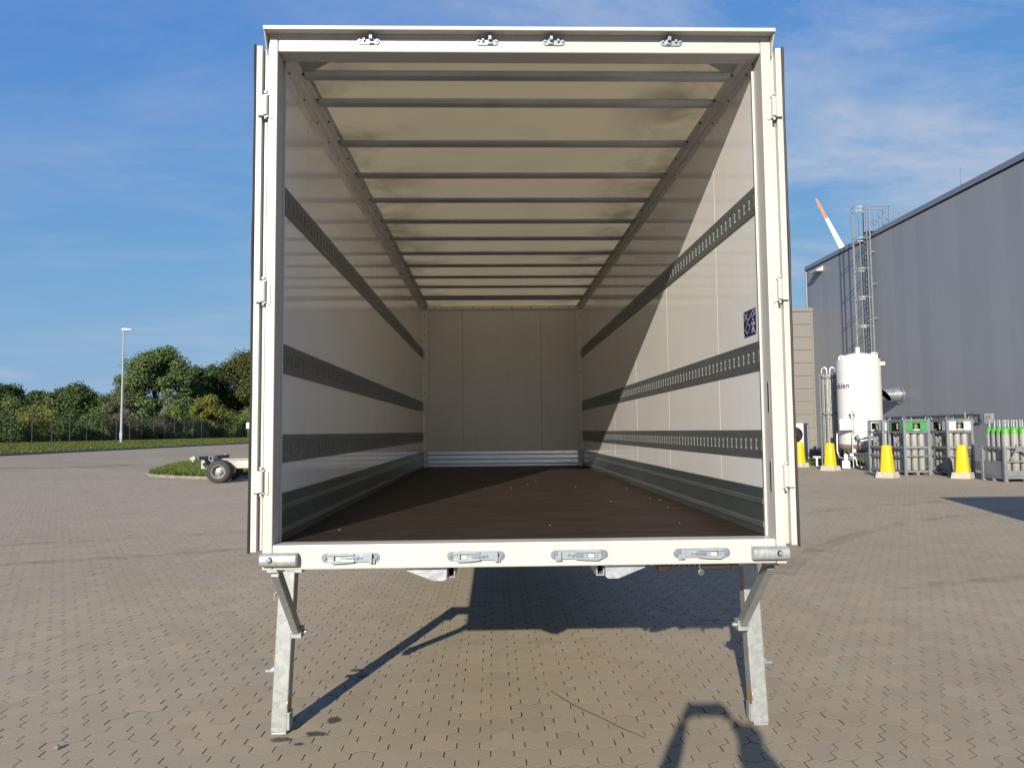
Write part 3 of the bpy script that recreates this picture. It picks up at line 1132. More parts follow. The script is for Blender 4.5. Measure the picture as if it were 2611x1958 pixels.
# side walls, front wall, floor, ceiling
for sg in (-1, 1):
    def wall(b):
        b.box(sg * WI, sg * 1.272, 0.118, LEN, 0.03, ZC + 0.02)
        b.use(1)
        ys = np.arange(0.852, LEN - 0.2, 1.292) if sg > 0 else np.arange(0.636, LEN - 0.2, 1.238)
        for y in ys:
            b.box(sg * (WI - 0.0006), sg * (WI + 0.003), y - 0.003, y + 0.003, 0.36, ZC - 0.06)
    P(wall, 'side_wall', [M['wall'], M['seam']])

    # three lashing rails a side with keyhole slots
    for zt_, zb_ in ((1.929, 1.786), (1.112, 0.963), (0.651, 0.508)):
        zm = (zt_ + zb_) / 2
        x0, x1 = sg * (WI - 0.006), sg * (WI + 0.001)
        def rail(b):
            b.box(x0, x1, 0.1235, LEN - 0.06, zm + 0.031, zt_)
            b.box(x0, x1, 0.1235, LEN - 0.06, zb_, zm - 0.031)
            y = 0.148
            prev = 0.1235
            while y < LEN - 0.1:
                b.box(x0, x1, prev, y - 0.0125, zm - 0.031, zm + 0.031)
                # waist of the keyhole
                b.box(x0, x1, y - 0.0125, y - 0.009, zm - 0.015, zm + 0.015)
                b.box(x0, x1, y + 0.009, y + 0.0125, zm - 0.015, zm + 0.015)
                prev = y + 0.0125
                y += 0.0795
            b.box(x0, x1, prev, LEN - 0.06, zm - 0.031, zm + 0.031)
            b.use(1)
            y = 0.148
            while y < LEN - 0.1:
                for dz, hh in ((0.0, 0.0095), (0.0285, 0.0025), (-0.0285, 0.0025)):
                    b.box(sg * (WI - 0.0015), sg * (WI + 0.002), y - 0.008, y + 0.002, zm + dz - hh, zm + dz + hh)
                y += 0.0795
            for k, y in enumerate(np.arange(0.17, LEN - 0.1, 0.1925)):
                zz = zt_ - 0.022 if k % 2 else zb_ + 0.022
                b.cyl((sg * (WI - 0.0075), y, zz), (sg * (WI - 0.005), y, zz), 0.0045, 8)
        P(rail, 'lashing_rail', [M['steel_dark'], M['hole']])

    # kick plate with two bands of three ridges
    def kick(b):
        b.box(sg * (WI - 0.016), sg * (WI + 0.001), 0.1235, LEN - 0.03, ZF + 0.001, 0.356)
    ko = P(kick, 'kick_plate', M['kick'], bevel=0.003)
    def ridges(b):
        for zz in (0.298, 0.2885, 0.279, 0.181, 0.1715, 0.162):
            b.box(sg * (WI - 0.0205), sg * (WI - 0.0155), 0.125, LEN - 0.03, zz - 0.0021, zz + 0.0021)
    P(ridges, 'ridge', M['kick_ridge'], ko, bevel=0.001)

    # roof edge rail
    def redge(b):
        b.prism([(0, 0), (0, -0.075), (0.006, -0.075), (0.008, -0.048), (0.024, -0.040), (0.030, -0.020), (0.048, -0.016), (0.066, -0.008), (0.066, 0)], (sg * (WI + 0.001), 0.113, ZC + 0.004), (-sg, 0, 0), (0, 0, 1), (0, LEN - 0.113, 0))
        b.use(1)
        for y in np.arange(0.2, LEN - 0.1, 0.31):
            b.cyl((sg * (WI - 0.007), y, ZC - 0.058), (sg * (WI - 0.0105), y, ZC - 0.058), 0.0065, 8)
            b.cyl((sg * (WI - 0.055), y + 0.1, ZC - 0.008), (sg * (WI - 0.055), y + 0.1, ZC - 0.0165), 0.0065, 8)
    P(redge, 'roof_edge_rail', [M['rail_grey'], M['dark']])
    # corner gusset behind the header
    P(lambda b: b.prism([(0, 0), (0.235, 0), (0, 0.20)], (sg * (WI - 0.062), 0.114, ZC - 0.010), (-sg, 0, 0), (0, 1, 0), (0, 0, 0.006)), 'corner_gusset', M['galv'])
    # front corner trim
    P(lambda b: (b.prism([(0, 0), (0.075, 0), (0.055, 0.02), (0.045, 0.045), (0, 0.06)], (sg * (WI + 0.001), LEN - 0.03, ZF), (-sg, 0, 0), (0, -1, 0), (0, 0, ZC - ZF - 0.08)), b.use(1), [b.cyl((sg * (WI - 0.030), LEN - 0.083, z), (sg * (WI - 0.030), LEN - 0.089, z), 0.008, 8) for z in np.arange(0.35, 2.5, 0.30)]), 'corner_trim', [M['wall_soft'], M['dark']])
    # outer skin
    P(lambda b: b.box(sg * 1.2725, sg * 1.2750, 0.113, LEN + 0.05, 0.0, 2.655), 'outer_skin', M['paint'])
    P(lambda b: b.box(sg * 1.18, sg * 1.2720, 0.14, LEN + 0.04, -0.002, 0.029), 'side_rail', M['frame_under'])


def fwall(b):
    b.box(-1.272, 1.272, LEN, LEN + 0.04, 0.0, 2.655)
    b.use(1)
    for x in (-0.62, 0.60):
        b.box(x - 0.003, x + 0.003, LEN - 0.003, LEN + 0.001, 0.37, ZC - 0.05)


P(fwall, 'front_wall', [M['wall_soft'], M['paint_grey']])
P(lambda b: (b.box(-WI + 0.05, WI - 0.05, LEN - 0.035, LEN - 0.0005, ZC - 0.055, ZC - 0.002), b.use(1), [b.cyl((x, LEN - 0.034, ZC - 0.03), (x, LEN - 0.039, ZC - 0.03), 0.009, 8) for x in np.arange(-1.05, 1.1, 0.3)]), 'front_top_trim', [M['wall_soft'], M['dark']])


def planks(b):
    z = ZF + 0.002
    for hgt in (0.045, 0.07, 0.07, 0.058):
        b.box(-WI + 0.055, WI - 0.055, LEN - 0.026, LEN - 0.002, z, z + hgt - 0.006)
        z += hgt


P(planks, 'scuff_plank', M['alu'], bevel=0.005)
P(lambda b: b.box(-1.185, 1.185, LEN - 0.012, LEN - 0.0015, ZF, ZF + 0.24), 'scuff_backing', M['dark'])
P(lambda b: b.box(-WI + 0.001, WI - 0.001, 0.1125, LEN - 0.001, ZF - 0.03, ZF), 'floor_panel', M['floor'])
P(lambda b: b.add([(-1.268, 0.113, ZC), (1.268, 0.113, ZC), (1.268, LEN + 0.02, ZC), (-1.268, LEN + 0.02, ZC)], [(0, 1, 2, 3)]), 'roof_sheet', M['ceiling'])
for sg in (-1, 1):
    P(lambda b: b.box(sg * 1.19, sg * 1.272, 0.122, LEN + 0.05, 2.640, 2.674), 'roof_rail', M['paint'])

for y in [0.32, 0.655, 1.275, 1.895, 2.495, 3.12, 3.73, 4.345, 4.94, 5.58, 6.21, 6.93, 7.12]:
    def bow(b):
        b.prism([(-0.048, 0.0), (-0.045, -0.010), (-0.030, -0.023), (-0.010, -0.029), (0.010, -0.029), (0.030, -0.023), (0.045, -0.010), (0.048, 0.0)], (-WI + 0.062, y, ZC - 0.0005), (0, 1, 0), (0, 0, 1), (2 * WI - 0.124, 0, 0))
    P(bow, 'roof_bow', M['bow'], bevel=0.005, seg=2)

# safety sticker on the right wall
so = P(lambda b: b.prism(rounded(0.186, 0.1405, 0.004), (WI - 0.0004, 0.285, 1.2265), (0, -1, 0), (0, 0, 1), (-0.0014, 0, 0)), 'safety_sticker', M['sticker_blue'])


def picto(b):
    def st(a, c, wd):
        a, c = Vector(a), Vector(c)
        d = (c - a).normalized()
        n_ = Vector((-d.y, d.x)) * wd / 2
        poly = [tuple(a + n_), tuple(a - n_), tuple(c - n_), tuple(c + n_)]
        b.prism(poly, (WI - 0.0018, 0.285, 1.2265), (0, -1, 0), (0, 0, 1), (-0.0008, 0, 0))
    # u right (towards the door) in metres, v up; walking figure
    st((0.050, 0.018), (0.050, 0.002), 0.014)
    st((0.050, 0.006), (0.048, -0.024), 0.018)
    st((0.049, 0.002), (0.020, -0.012), 0.009)
    st((0.051, 0.002), (0.078, -0.016), 0.009)
    st((0.048, -0.020), (0.030, -0.056), 0.011)
    st((0.048, -0.020), (0.066, -0.056), 0.011)
    # diagonal strap
    st((-0.045, 0.004), (0.060, 0.062), 0.007)
    st((0.060, 0.050), (0.085, 0.040), 0.004)
    # box and crossed ratchet
    for a, c in (((-0.078, -0.028), (-0.030, 0.000)), ((-0.030, 0.000), (0.004, -0.022)), ((0.004, -0.022), (-0.040, -0.056)), ((-0.040, -0.056), (-0.078, -0.028))):
        st(a, c, 0.003)
    st((-0.085, 0.022), (-0.035, 0.056), 0.006)
    st((-0.072, 0.052), (-0.036, 0.024), 0.005)
    # dashes and corner marks
    st((0.032, 0.026), (0.042, 0.029), 0.006)
    st((0.048, 0.030), (0.080, 0.038), 0.007)
    for u in (-0.085, 0.082):
        for v in (0.058, -0.060):
            st((u, v - 0.006), (u, v + 0.006), 0.003)


P(picto, 'pictogram', M['sticker_white'], so)

# scraps of paper and chips left on the floor
sb = MB(O)
for k in range(26):
    e_ = random.random()
    x = random.choice((-1, 1)) * random.uniform(0.9, 1.2) if e_ < 0.55 else random.uniform(-1, 1)
    y = random.uniform(0.25, 6.5) ** 1.0
    r_ = random.uniform(0.003, 0.009)
    a = random.uniform(0, 6)
    pts = [(r_ * random.uniform(.5, 1.2) * math.cos(a + t), r_ * 0.7 * random.uniform(.5, 1.2) * math.sin(a + t)) for t in np.linspace(0, 5.2, 5)]
    sb.prism(pts, (x, y, ZF + 0.0005), (1, 0, 0), (0, 1, 0), (0, 0, 0.0022))
dbr = sb.build('debris', M['chip'])
tag(dbr, 'small pale chips and paper scraps lying scattered on the dark cargo floor', 'debris', kind='stuff')

# underbody: guide channels with flared plates, ladder tray, cross members
for sg in (-1, 1):
    def chan(b):
        b.box(sg * 0.352, sg * 0.358, 0.10, LEN, -0.066, -0.001)
        b.box(sg * 0.386, sg * 0.392, 0.10, LEN, -0.066, -0.001)
        b.box(sg * 0.358, sg * 0.386, 0.10, LEN, -0.066, -0.060)
    P(chan, 'guide_channel', M['galv_big'])
    def flare(b):
        poly = [(0.390, -0.001), (0.392, -0.064), (0.405, -0.074), (0.455, -0.074), (0.590, -0.022), (0.592, -0.001)]
        b.prism([(sg * x, z) for x, z in poly], (0, 0.060, 0), (1, 0, 0), (0, 0, 1), (0, 0.006, 0))
        b.prism([(0.36, -0.001), (0.36, -0.062), (0.285, -0.001)], (0, 0.30, 0), (sg, 0, 0), (0, 0, 1), (0, 0.006, 0))
        b.prism([(0.0, 0), (0.0, -0.066), (0.55, -0.01), (0.55, 0)], (sg * 0.355, 0.10, -0.001), (0, 1, 0), (0, 0, 1), (-sg * 0.004, 0, 0))
    P(flare, 'flared_plate', M['galv_big'], bevel=0.0015)
P(lambda b: [b.box(-1.17, 1.17, y, y + 0.05, -0.0, 0.085) for y in np.arange(0.35, LEN, 0.62)], 'cross_member', M['frame_under'])


def tray(b):
    b.box(0.655, 1.06, 0.055, 0.064, -0.010, -0.002)
    b.box(0.655, 1.06, 0.055, 0.064, -0.036, -0.030)
    b.box(0.655, 0.70, 0.052, 0.110, -0.042, -0.001)
    b.box(1.02, 1.055, 0.052, 0.110, -0.042, -0.001)
    b.box(0.87, 0.985, 0.050, 0.070, -0.032, -0.004)
    for x in np.arange(0.715, 0.87, 0.026):
        b.box(x, x + 0.012, 0.058, 0.066, -0.029, -0.011)
    for x in (0.700, 1.005):
        b.cyl((x, 0.048, -0.020), (x, 0.056, -0.020), 0.012, 14)
    b.box(0.70, 1.02, 0.11, 0.85, -0.006, -0.001)
    b.box(0.60, 0.66, 0.10, 0.13, -0.020, -0.001)


to = P(tray, 'ladder_tray', M['dark'], bevel=0.002)
P(lambda b: b.box(0.655, 1.075, 0.42, 0.46, -0.075, -0.028), 'tray_shield', M['frame_under'], to)
P(lambda b: (b.tube([(0.852, 0.040, 0.0), (0.854, 0.034, -0.018), (0.860, 0.034, -0.040)], 0.0045, 8), b.lathe([(0.006, 0), (0.016, 0.003), (0.016, 0.008), (0.006, 0.011)], (0.860, 0.028, -0.044), 14, 'y')), 'pull_hook', M['frame_under'], to)
for bx_ in (0.618, 1.075):
    P(lambda b: b.cyl((bx_, 0.05, -0.004), (bx_, 0.04, -0.004), 0.008, 8), 'bolt', M['steel'], to)


def support_leg(sg, yc, strut_dir):
    """square leg hanging on an outrigger beside the body, with a bolted diagonal strut"""
    xb, xt = sg * 1.432, sg * 1.388
    def leg(b):
        b.beam((xt, yc, -0.10), (xb, yc, -S + 0.012), 0.094, 0.094, (0, 1, 0))
    lo = P(leg, 'support_leg', M['galv'], bevel=0.006)
    def brk(b):
        b.beam((sg * 0.85, yc, -0.055), (sg * 1.44, yc, -0.055), 0.085, 0.085)
        b.box(sg * 1.30, sg * 1.345, yc - 0.06, yc + 0.06, -0.17, -0.02)
        b.box(sg * 1.345, sg * 1.43, yc - 0.055, yc - 0.047, -0.16, -0.02)
    P(brk, 'outrigger', M['galv'], bevel=0.003)
    y0 = yc + strut_dir * 0.72
    y1 = yc + strut_dir * 0.085
    st_ = P(lambda b: b.beam((sg * 1.262, y0, -0.035), (sg * 1.318, y1, -0.500), 0.062, 0.040, (1, 0, 0)), 'strut', M['galv'], bevel=0.004)
    P(lambda b: b.box(sg * 1.222, sg * 1.30, y0 - 0.03, y0 + 0.03, -0.040, 0.0), 'strut_bracket', M['galv'], st_, bevel=0.003)
    P(lambda b: (b.box(sg * 1.285, sg * 1.345, y1 - 0.035, y1 + 0.04, -0.535, -0.475),
                 b.cyl((sg * 1.26, y1, -0.505), (sg * 1.36, y1, -0.505), 0.012, 10)), 'strut_bolt', M['galv'], st_, bevel=0.003)
    foot_b = S
    def foot(b):
        b.beam((xb, yc, -S + 0.012), (xb, yc, -S), 0.086, 0.086, (0, 1, 0))
    P(foot, 'foot_plate', M['galv'], lo, bevel=0.003)
    if strut_dir < 0:
        xi = sg * (1.432 - 0.0475)
        P(lambda b: (b.cyl((xi + sg * 0.001, yc - 0.02, -0.935), (xi - sg * 0.008, yc - 0.02, -0.935), 0.036, 20),), 'reflector', M['orange'], lo)
        P(lambda b: (b.cyl((xi + sg * 0.0005, yc - 0.02, -0.935), (xi - sg * 0.006, yc - 0.02, -0.935), 0.040, 20), b.box(xi + sg * 0.001, xi - sg * 0.016, yc - 0.045, yc + 0.03, -1.085, -0.985),
                     b.box(xi, xi - sg * 0.020, yc - 0.030, yc - 0.024, -1.085, -0.985),
                     b.cyl((xb, yc - 0.046, -1.075), (xb, yc - 0.052, -1.075), 0.006, 8)), 'lock_plate', M['galv'], lo, bevel=0.002)
        P(lambda b: (b.box(sg * 1.468, sg * 1.52, yc - 0.02, yc + 0.02, -0.756, -0.745), b.prism([(0, 0), (0.028, 0), (0, 0.022)], (sg * 1.469, yc - 0.004, -0.745), (sg, 0, 0), (0, 0, 1), (0, 0.008, 0))), 'handle', M['zinc'], lo, bevel=0.001)
        P(lambda b: b.box(sg * 1.4655, sg * 1.4690, yc - 0.03, yc + 0.03, -0.69, -0.645), 'warning_strip', M['orange'], lo)
        if sg < 0:
            P(lambda b: b.tube([(sg * 1.44, yc - 0.05, -0.27), (sg * 1.458, yc - 0.065, -0.29), (sg * 1.456, yc - 0.065, -0.33)], 0.006, 8), 'pull_ring', M['steel'], lo)


for sg in (-1, 1):
    support_leg(sg, 0.905, -1)
    support_leg(sg, 6.75, -1)

# wet patches by the left leg, and the scratch and stain marks of the yard
patch('oil_stain', -1.16, 1.06, 0.075, 0.055, 0.5)
patch('oil_stain', -1.22, 0.86, 0.085, 0.05, 0.1)
patch('oil_stain', -1.28, 0.72, 0.05, 0.025, 0.3)
patch('oil_stain', -1.41, 0.79, 0.075, 0.05, 0.0)
patch('oil_stain', -1.20, 2.02, 0.06, 0.05, 0.2)
patch('oil_stain', -1.12, 1.88, 0.06, 0.045, 0.6)
patch('oil_stain', -13.6, 26.3, 0.5, 0.12, -0.3)
patch('oil_stain', 8.9, 16.9, 0.35, 0.035, 0.1)
patch('oil_stain', 9.4, 13.2, 0.22, 0.03, 0.0)
patch('oil_stain', 4.1, 13.4, 0.22, 0.03, 0.0)
strip_m = mat('worn seam', (0.15, 0.13, 0.11), 0.9, var=0.2)
bb = MB()
pts_ = [(-22.0, 27.2), (-20.0, 29.6), (-19.2, 32.0), (-18.6, 34.6)]
for i in range(3):
    (xa, ya), (xb_, yb_) = pts_[i], pts_[i + 1]
    za, zb_2 = float(H(xa)) + 0.006, float(H(xb_)) + 0.006
    bb.add([(xa, ya, za), (xa + .1, ya - .06, za), (xb_ + .1, yb_ - .06, zb_2), (xb_, yb_, zb_2)], [(0, 1, 2, 3)])
tag(bb.build('paving_seam', strip_m), kind='structure')
tyre_m = mat('faint tyre mark', (0.10, 0.09, 0.075), 0.85)
_t = tyre_m.node_tree
_co = N(_t, 'ShaderNodeTexCoord')
_no = N(_t, 'ShaderNodeTexNoise')
_no.inputs['Scale'].default_value = 1.6
_no.inputs['Detail'].default_value = 8
_no.inputs['Roughness'].default_value = 0.7
_t.links.new(_co.outputs['Object'], _no.inputs['Vector'])
_mr = N(_t, 'ShaderNodeMapRange')
_mr.inputs['From Min'].default_value = 0.42
_mr.inputs['From Max'].default_value = 0.72
_mr.inputs['To Max'].default_value = 0.26
_t.links.new(_no.outputs['Fac'], _mr.inputs['Value'])
_t.links.new(_mr.outputs[0], _t.nodes['Principled BSDF'].inputs['Alpha'])
for cx, cy, rad_, a0, a1, wd in ((-14, 30, 22, -85, -40, 0.30), (-14, 30, 24.1, -85, -38, 0.28), (16, -2, 14.5, 95, 150, 0.26), (16, -2, 16.6, 95, 146, 0.26), (-2, 34, 30, -78, -50, 0.22)):
    b = MB()
    prev = None
    for k in range(41):
        a = R(a0 + (a1 - a0) * k / 40)
        p0_ = (cx + rad_ * math.cos(a), cy + rad_ * math.sin(a))
        p1_ = (cx + (rad_ + wd) * math.cos(a), cy + (rad_ + wd) * math.sin(a))
        if prev:
            q0, q1 = prev
            b.add([(x, y, float(H(x)) + 0.0045) for x, y in (q0, p0_, p1_, q1)], [(0, 1, 2, 3)])
        prev = (p0_, p1_)
    tag(b.build('tyre_mark', tyre_m), kind='structure')
# pebble on the left, a dry stalk in front
pb = MB()
pb.lathe([(0.001, -0.012), (0.014, -0.008), (0.019, 0.002), (0.012, 0.012), (0.001, 0.015)], (-2.63, 0.72, 0.012), 7)
tag(pb.build('pebble', M['kerb']), 'small grey pebble lying on the pavers by the front left of the yard', 'pebble')
sk = MB()
sk.tube([(0.215, 1.50, 0.006), (0.34, 1.21, 0.012), (0.50, 0.98, 0.010), (0.585, 0.83, 0.012), (0.70, 0.70, 0.006)], 0.0022, 6)
tag(sk.build('dry_stalk', mat('dry straw', (0.12, 0.095, 0.06), 0.9)), 'thin dry brown stalk lying on the pavers under the open rear', 'stalk')

# ---------------------------------------------------------------- second swap body right of the frame: only its shadow is in the picture
sb2 = empty('swap_body', 'closed white swap body off to the right throwing a wedge of shadow', 'swap body', (9.47, 0.5, 0), group='white swap bodies on the yard')
b2 = MB((0, 0, S))
b2.box(-1.27, 1.27, -3.88, 3.86, 0.0, 2.66)
b2.build('box_wall', M['paint'], sb2)
for x in (-1.29, 1.25):
    for y in (-3.91, 3.83):
        b2 = MB((0, 0, S))
        b2.box(x, x + 0.04, y, y + 0.06, -0.02, 2.68)
        b2.build('corner_post', M['galv'], sb2)
for z0_, z1_ in ((2.58, 2.68), (-0.02, 0.10)):
    b2 = MB((0, 0, S))
    b2.box(-1.25, 1.25, 3.865, 3.89, z0_, z1_)
    b2.build('end_beam', M['galv'], sb2)
for x in (-1.42, 1.42):
    for y in (-2.9, 2.9):
        lb = MB()
        lb.beam((x * 0.97, y, S + 0.05), (x, y, 0.0), 0.094, 0.094, (0, 1, 0))
        lb.beam((x * 0.6, y, S - 0.05), (x, y, S - 0.05), 0.08, 0.08)
        lb.build('support_leg', M['galv'], sb2)

# ================================================================ right side: warehouse, tank, gas racks
WX = 19.82
wh = empty('warehouse', 'long grey warehouse clad in vertical sandwich panels with a dark roof edge', 'building', (WX, 20, 0))


def W(fn, name, m, parent=wh, bevel=0.0, off=(-WX, -20, 0)):
    b = MB(off)
    fn(b)
    return b.build(name, m, parent, bevel)


def facade(b):
    y = -20.0
    rf = random.Random(3)
    while y < 42.0:
        y2 = min(y + 1.0, 42.0)
        b.use(rf.randrange(3))
        b.box(WX, WX + 0.10, y + 0.006, y2 - 0.006, 0.35, 11.72)
        y = y2


gw_b = mat('grey sandwich panel, second batch', (0.232, 0.248, 0.271), 0.46, var=0.06, vscale=0.2, vstretch=(1, 1, 0.25))
gw_c = mat('grey sandwich panel, third batch', (0.239, 0.255, 0.278), 0.46, var=0.06, vscale=0.2, vstretch=(1, 1, 0.25))
W(facade, 'wall_panel', [M['grey_wall'], gw_b, gw_c])
W(lambda b: (b.box(WX + 0.018, 60, -20, 41.98, 0.0, 11.70), b.box(WX + 0.02, 60, -20.0, -19.95, 0, 11.7)), 'wall_core', M['grey_wall'])
W(lambda b: b.box(WX - 0.03, WX + 0.12, -20, 42.0, 0.0, 0.345), 'plinth', M['grey_edge'])
W(lambda b: b.box(WX - 0.06, 60.05, -20.05, 42.06, 11.76, 12.0), 'roof_edge', mat('grey roof flashing', (0.20, 0.225, 0.26), 0.4, metal=0.2))
W(lambda b: b.box(WX - 0.02, 60, -20, 42.03, 11.70, 11.765), 'edge_groove', M['hole'])
W(lambda b: b.box(WX - 0.02, WX + 0.06, 41.96, 42.05, 0.3, 11.72), 'corner_trim', M['ac_grey'])
W(lambda b: (b.cyl((WX - 0.12, 41.75, 8.9), (WX - 0.12, 41.75, 11.6), 0.06, 12), b.cyl((WX - 0.12, 41.75, 8.7), (WX - 0.12, 41.75, 8.95), 0.10, 12)), 'downpipe', M['galv_far'])


def hood(b):
    b.prism([(0, 0), (-0.42, -0.24), (-0.42, -0.32), (0, -0.32)], (WX, 39.6, 11.55), (1, 0, 0), (0, 0, 1), (0, 0.85, 0))


W(hood, 'wall_light', M['board_grey'])
for y in (26.93, 37.25, 41.0):
    hgt = 0.95 if y < 40 else 0.5
    rod = MB()
    rod.cyl((0, 0, 0), (0, 0, hgt), 0.016, 8)
    rod.box(-0.06, 0.06, -0.06, 0.06, 0, 0.05)
    o = rod.build('lightning_rod', M['galv_far'])
    o.location = (WX + 0.3, y, 12.0)
    tag(o, {26.93: 'thin lightning rod on the warehouse roof edge nearest the right of the picture', 37.25: 'thin lightning rod on the warehouse roof edge just beside the turbine blade',
            41.0: 'short lightning rod above the far corner of the warehouse'}[y], 'lightning rod')

# caged ladder
lad = empty('caged_ladder', 'galvanised ladder with round safety cage climbing the grey warehouse wall', 'ladder', (WX, 33.9, 0))


def LD(fn, name, m=M['galv_far'], parent=lad, bevel=0.0):
    b = MB((-WX, -33.9, 0))
    fn(b)
    return b.build(name, m, parent, bevel)


lx, y0, y1 = WX - 0.24, 33.62, 34.20
LD(lambda b: (b.box(lx - 0.03, lx + 0.03, y0 - 0.025, y0 + 0.025, 2.6, 13.4), b.box(lx - 0.03, lx + 0.03, y1 - 0.025, y1 + 0.025, 2.6, 13.4)), 'ladder_rail')
LD(lambda b: [b.cyl((lx, y0, z), (lx, y1, z), 0.017, 6) for z in np.arange(2.75, 12.0, 0.28)], 'rung')


def hoop_pts(z):
    ym = (y0 + y1) / 2
    pts = [(lx, y0, z), (lx - 0.18, y0 - 0.04, z)]
    for k in range(13):
        t = R(-90 + 180 * k / 12)
        pts.append((lx - 0.36 - 0.40 * math.cos(t), ym + 0.37 * math.sin(t), z))
    pts += [(lx - 0.18, y1 + 0.04, z), (lx, y1, z)]
    return pts


def flat_hoop(b, z):
    p = hoop_pts(z)
    for i in range(len(p) - 1):
        b.beam(p[i], p[i + 1], 0.012, 0.062)


for z in (4.05, 5.55, 7.05, 8.55, 10.05, 11.65, 13.3):
    LD(lambda b: flat_hoop(b, z), 'cage_hoop')
ym_ = (y0 + y1) / 2
for dx, dy in ((-0.20, -0.37), (-0.20, 0.37), (-0.55, -0.32), (-0.55, 0.32), (-0.76, 0.0)):
    LD(lambda b: b.box(lx + dx - 0.02, lx + dx + 0.02, ym_ + dy - 0.02, ym_ + dy + 0.02, 4.0, 13.34), 'cage_bar')
for z in (3.3, 5.6, 7.4, 9.2, 10.9):
    LD(lambda b: (b.box(lx, WX, y0 - 0.02, y0 + 0.02, z, z + 0.05), b.box(lx, WX, y1 - 0.02, y1 + 0.02, z, z + 0.05)), 'wall_bracket')
LD(lambda b: [(b.beam((lx, yy, 13.35), (lx + 1.1, yy, 13.35), 0.05, 0.05), b.beam((lx + 1.08, yy, 12.0), (lx + 1.08, yy, 13.35), 0.05, 0.05), b.beam((lx, yy, 12.7), (lx + 1.08, yy, 12.7), 0.04, 0.04),
              b.beam((lx + 0.55, yy, 12.0), (lx + 0.55, yy, 13.1), 0.04, 0.04)) for yy in (y0, y1)], 'guard_rail')
LD(lambda b: b.box(lx - 0.05, lx + 1.0, y0, y1, 12.03, 12.07), 'landing_plate')
LD(lambda b: (b.beam((lx + 1.1, y0, 13.2), (lx + 3.4, y0 - 0.2, 12.05), 0.03, 0.03), b.beam((lx + 1.1, y1, 12.9), (lx + 2.9, y1, 12.05), 0.03, 0.03)), 'stay')

# annexe at the far end, its face turned to the camera
an = empty('annexe', 'beige cassette clad annexe standing against the far end of the grey warehouse', 'building', (15, 41, 0))
AY = 41.25
b = MB((-15, -41, 0))
z = 9.02
while z > 0.3:
    z2 = max(0.3, z - 0.80)
    b.box(8.0, 19.70, AY, AY + 0.06, z2 + 0.012, z - 0.012)
    z = z2
b.box(19.70, WX - 0.002, AY - 0.02, AY + 0.06, 0.3, 9.02)
b.build('facade', M['beige_wall'], an, 0.006)
b = MB((-15, -41, 0))
b.box(8.0, WX - 0.004, AY + 0.045, AY + 8, 0, 9.0)
b.build('wall_core', M['beige_wall'], an)
b = MB((-15, -41, 0))
b.box(7.95, WX - 0.002, AY - 0.05, AY + 8, 9.03, 9.27)
b.build('roof_edge', M['beige_wall'], an, 0.01)

# heat pump unit
ac = empty('heat_pump', 'white outdoor cooling unit with a big black fan grille standing against the beige annexe', 'cooling unit', (16.2, 36.2, 0))
AO = (-16.2, -36.2, 0)
b = MB(AO)
b.box(15.2, 16.80, 35.9, 36.8, 0.10, 2.05)
b.build('housing', M['ac_white'], ac, 0.012)
b = MB(AO)
b.box(16.81, 17.0, 35.92, 36.8, 0.10, 2.06)
b.build('side_panel', M['ac_grey'], ac, 0.01)
b = MB(AO)
b.box(15.2, 16.98, 35.897, 35.9, 0.78, 0.79)
b.box(15.25, 15.45, 35.95, 36.7, 0.0, 0.1)
b.box(16.6, 16.9, 35.95, 36.7, 0.0, 0.1)
b.build('base_rail', M['board_white'], ac)
b = MB(AO)
FC = (16.22, 35.88, 1.44)
b.lathe([(0.40, 0.02), (0.40, -0.07), (0.37, -0.09), (0.36, 0.0)], FC, 32, 'y')
for r_ in np.linspace(0.08, 0.35, 9):
    b.lathe([(r_, -0.085), (r_ + 0.008, -0.09), (r_, -0.095)], FC, 32, 'y')
for k in range(12):
    t = 2 * math.pi * k / 12
    b.beam((FC[0], FC[1] - 0.085, FC[2]), (FC[0] + 0.38 * math.cos(t), FC[1] - 0.075, FC[2] + 0.38 * math.sin(t)), 0.010, 0.010)
fg = b.build('fan_grille', M['dark'], ac)
b = MB(AO)
b.cyl((FC[0], FC[1] + 0.018, FC[2]), (FC[0], FC[1] + 0.012, FC[2]), 0.37, 28)
for k in range(5):
    t = 2 * math.pi * k / 5
    c_, s_ = math.cos(t), math.sin(t)
    b.add([(FC[0] + 0.06 * c_, FC[1] - 0.03, FC[2] + 0.06 * s_), (FC[0] + 0.34 * math.cos(t - .35), FC[1] - 0.05, FC[2] + 0.34 * math.sin(t - .35)),
           (FC[0] + 0.34 * math.cos(t + .35), FC[1] - 0.01, FC[2] + 0.34 * math.sin(t + .35))], [(0, 1, 2)])
b.build('fan_blade', M['black'], ac)
b = MB(AO)
b.cyl((FC[0], FC[1] - 0.03, FC[2]), (FC[0], FC[1] - 0.10, FC[2]), 0.055, 14)
b.build('fan_hub', M['ac_grey'], ac)

# tank
TX, TY = 16.05, 28.4
TR = 0.90
tank = empty('cryogenic_tank', 'tall white cylindrical gas tank with domed top and navy lettering beside the warehouse', 'gas tank', (TX, TY, 0))
cam_d = Vector((CAM.x - TX, CAM.y - TY, 0)).normalized()      # towards the viewer
rgt = Vector((-cam_d.y, cam_d.x, 0)) * 1.0                     # to the right as one faces the tank
if rgt.x < 0:
    rgt = -rgt


def T(fn, name, m, parent=tank, bevel=0.0):
    b = MB()
    fn(b)
    return b.build(name, m, parent, bevel)


def tp(s_, out_, z):          # point on the tank: s_ to the right, out_ towards the viewer
    return rgt * s_ + cam_d * out_ + Vector((0, 0, z))


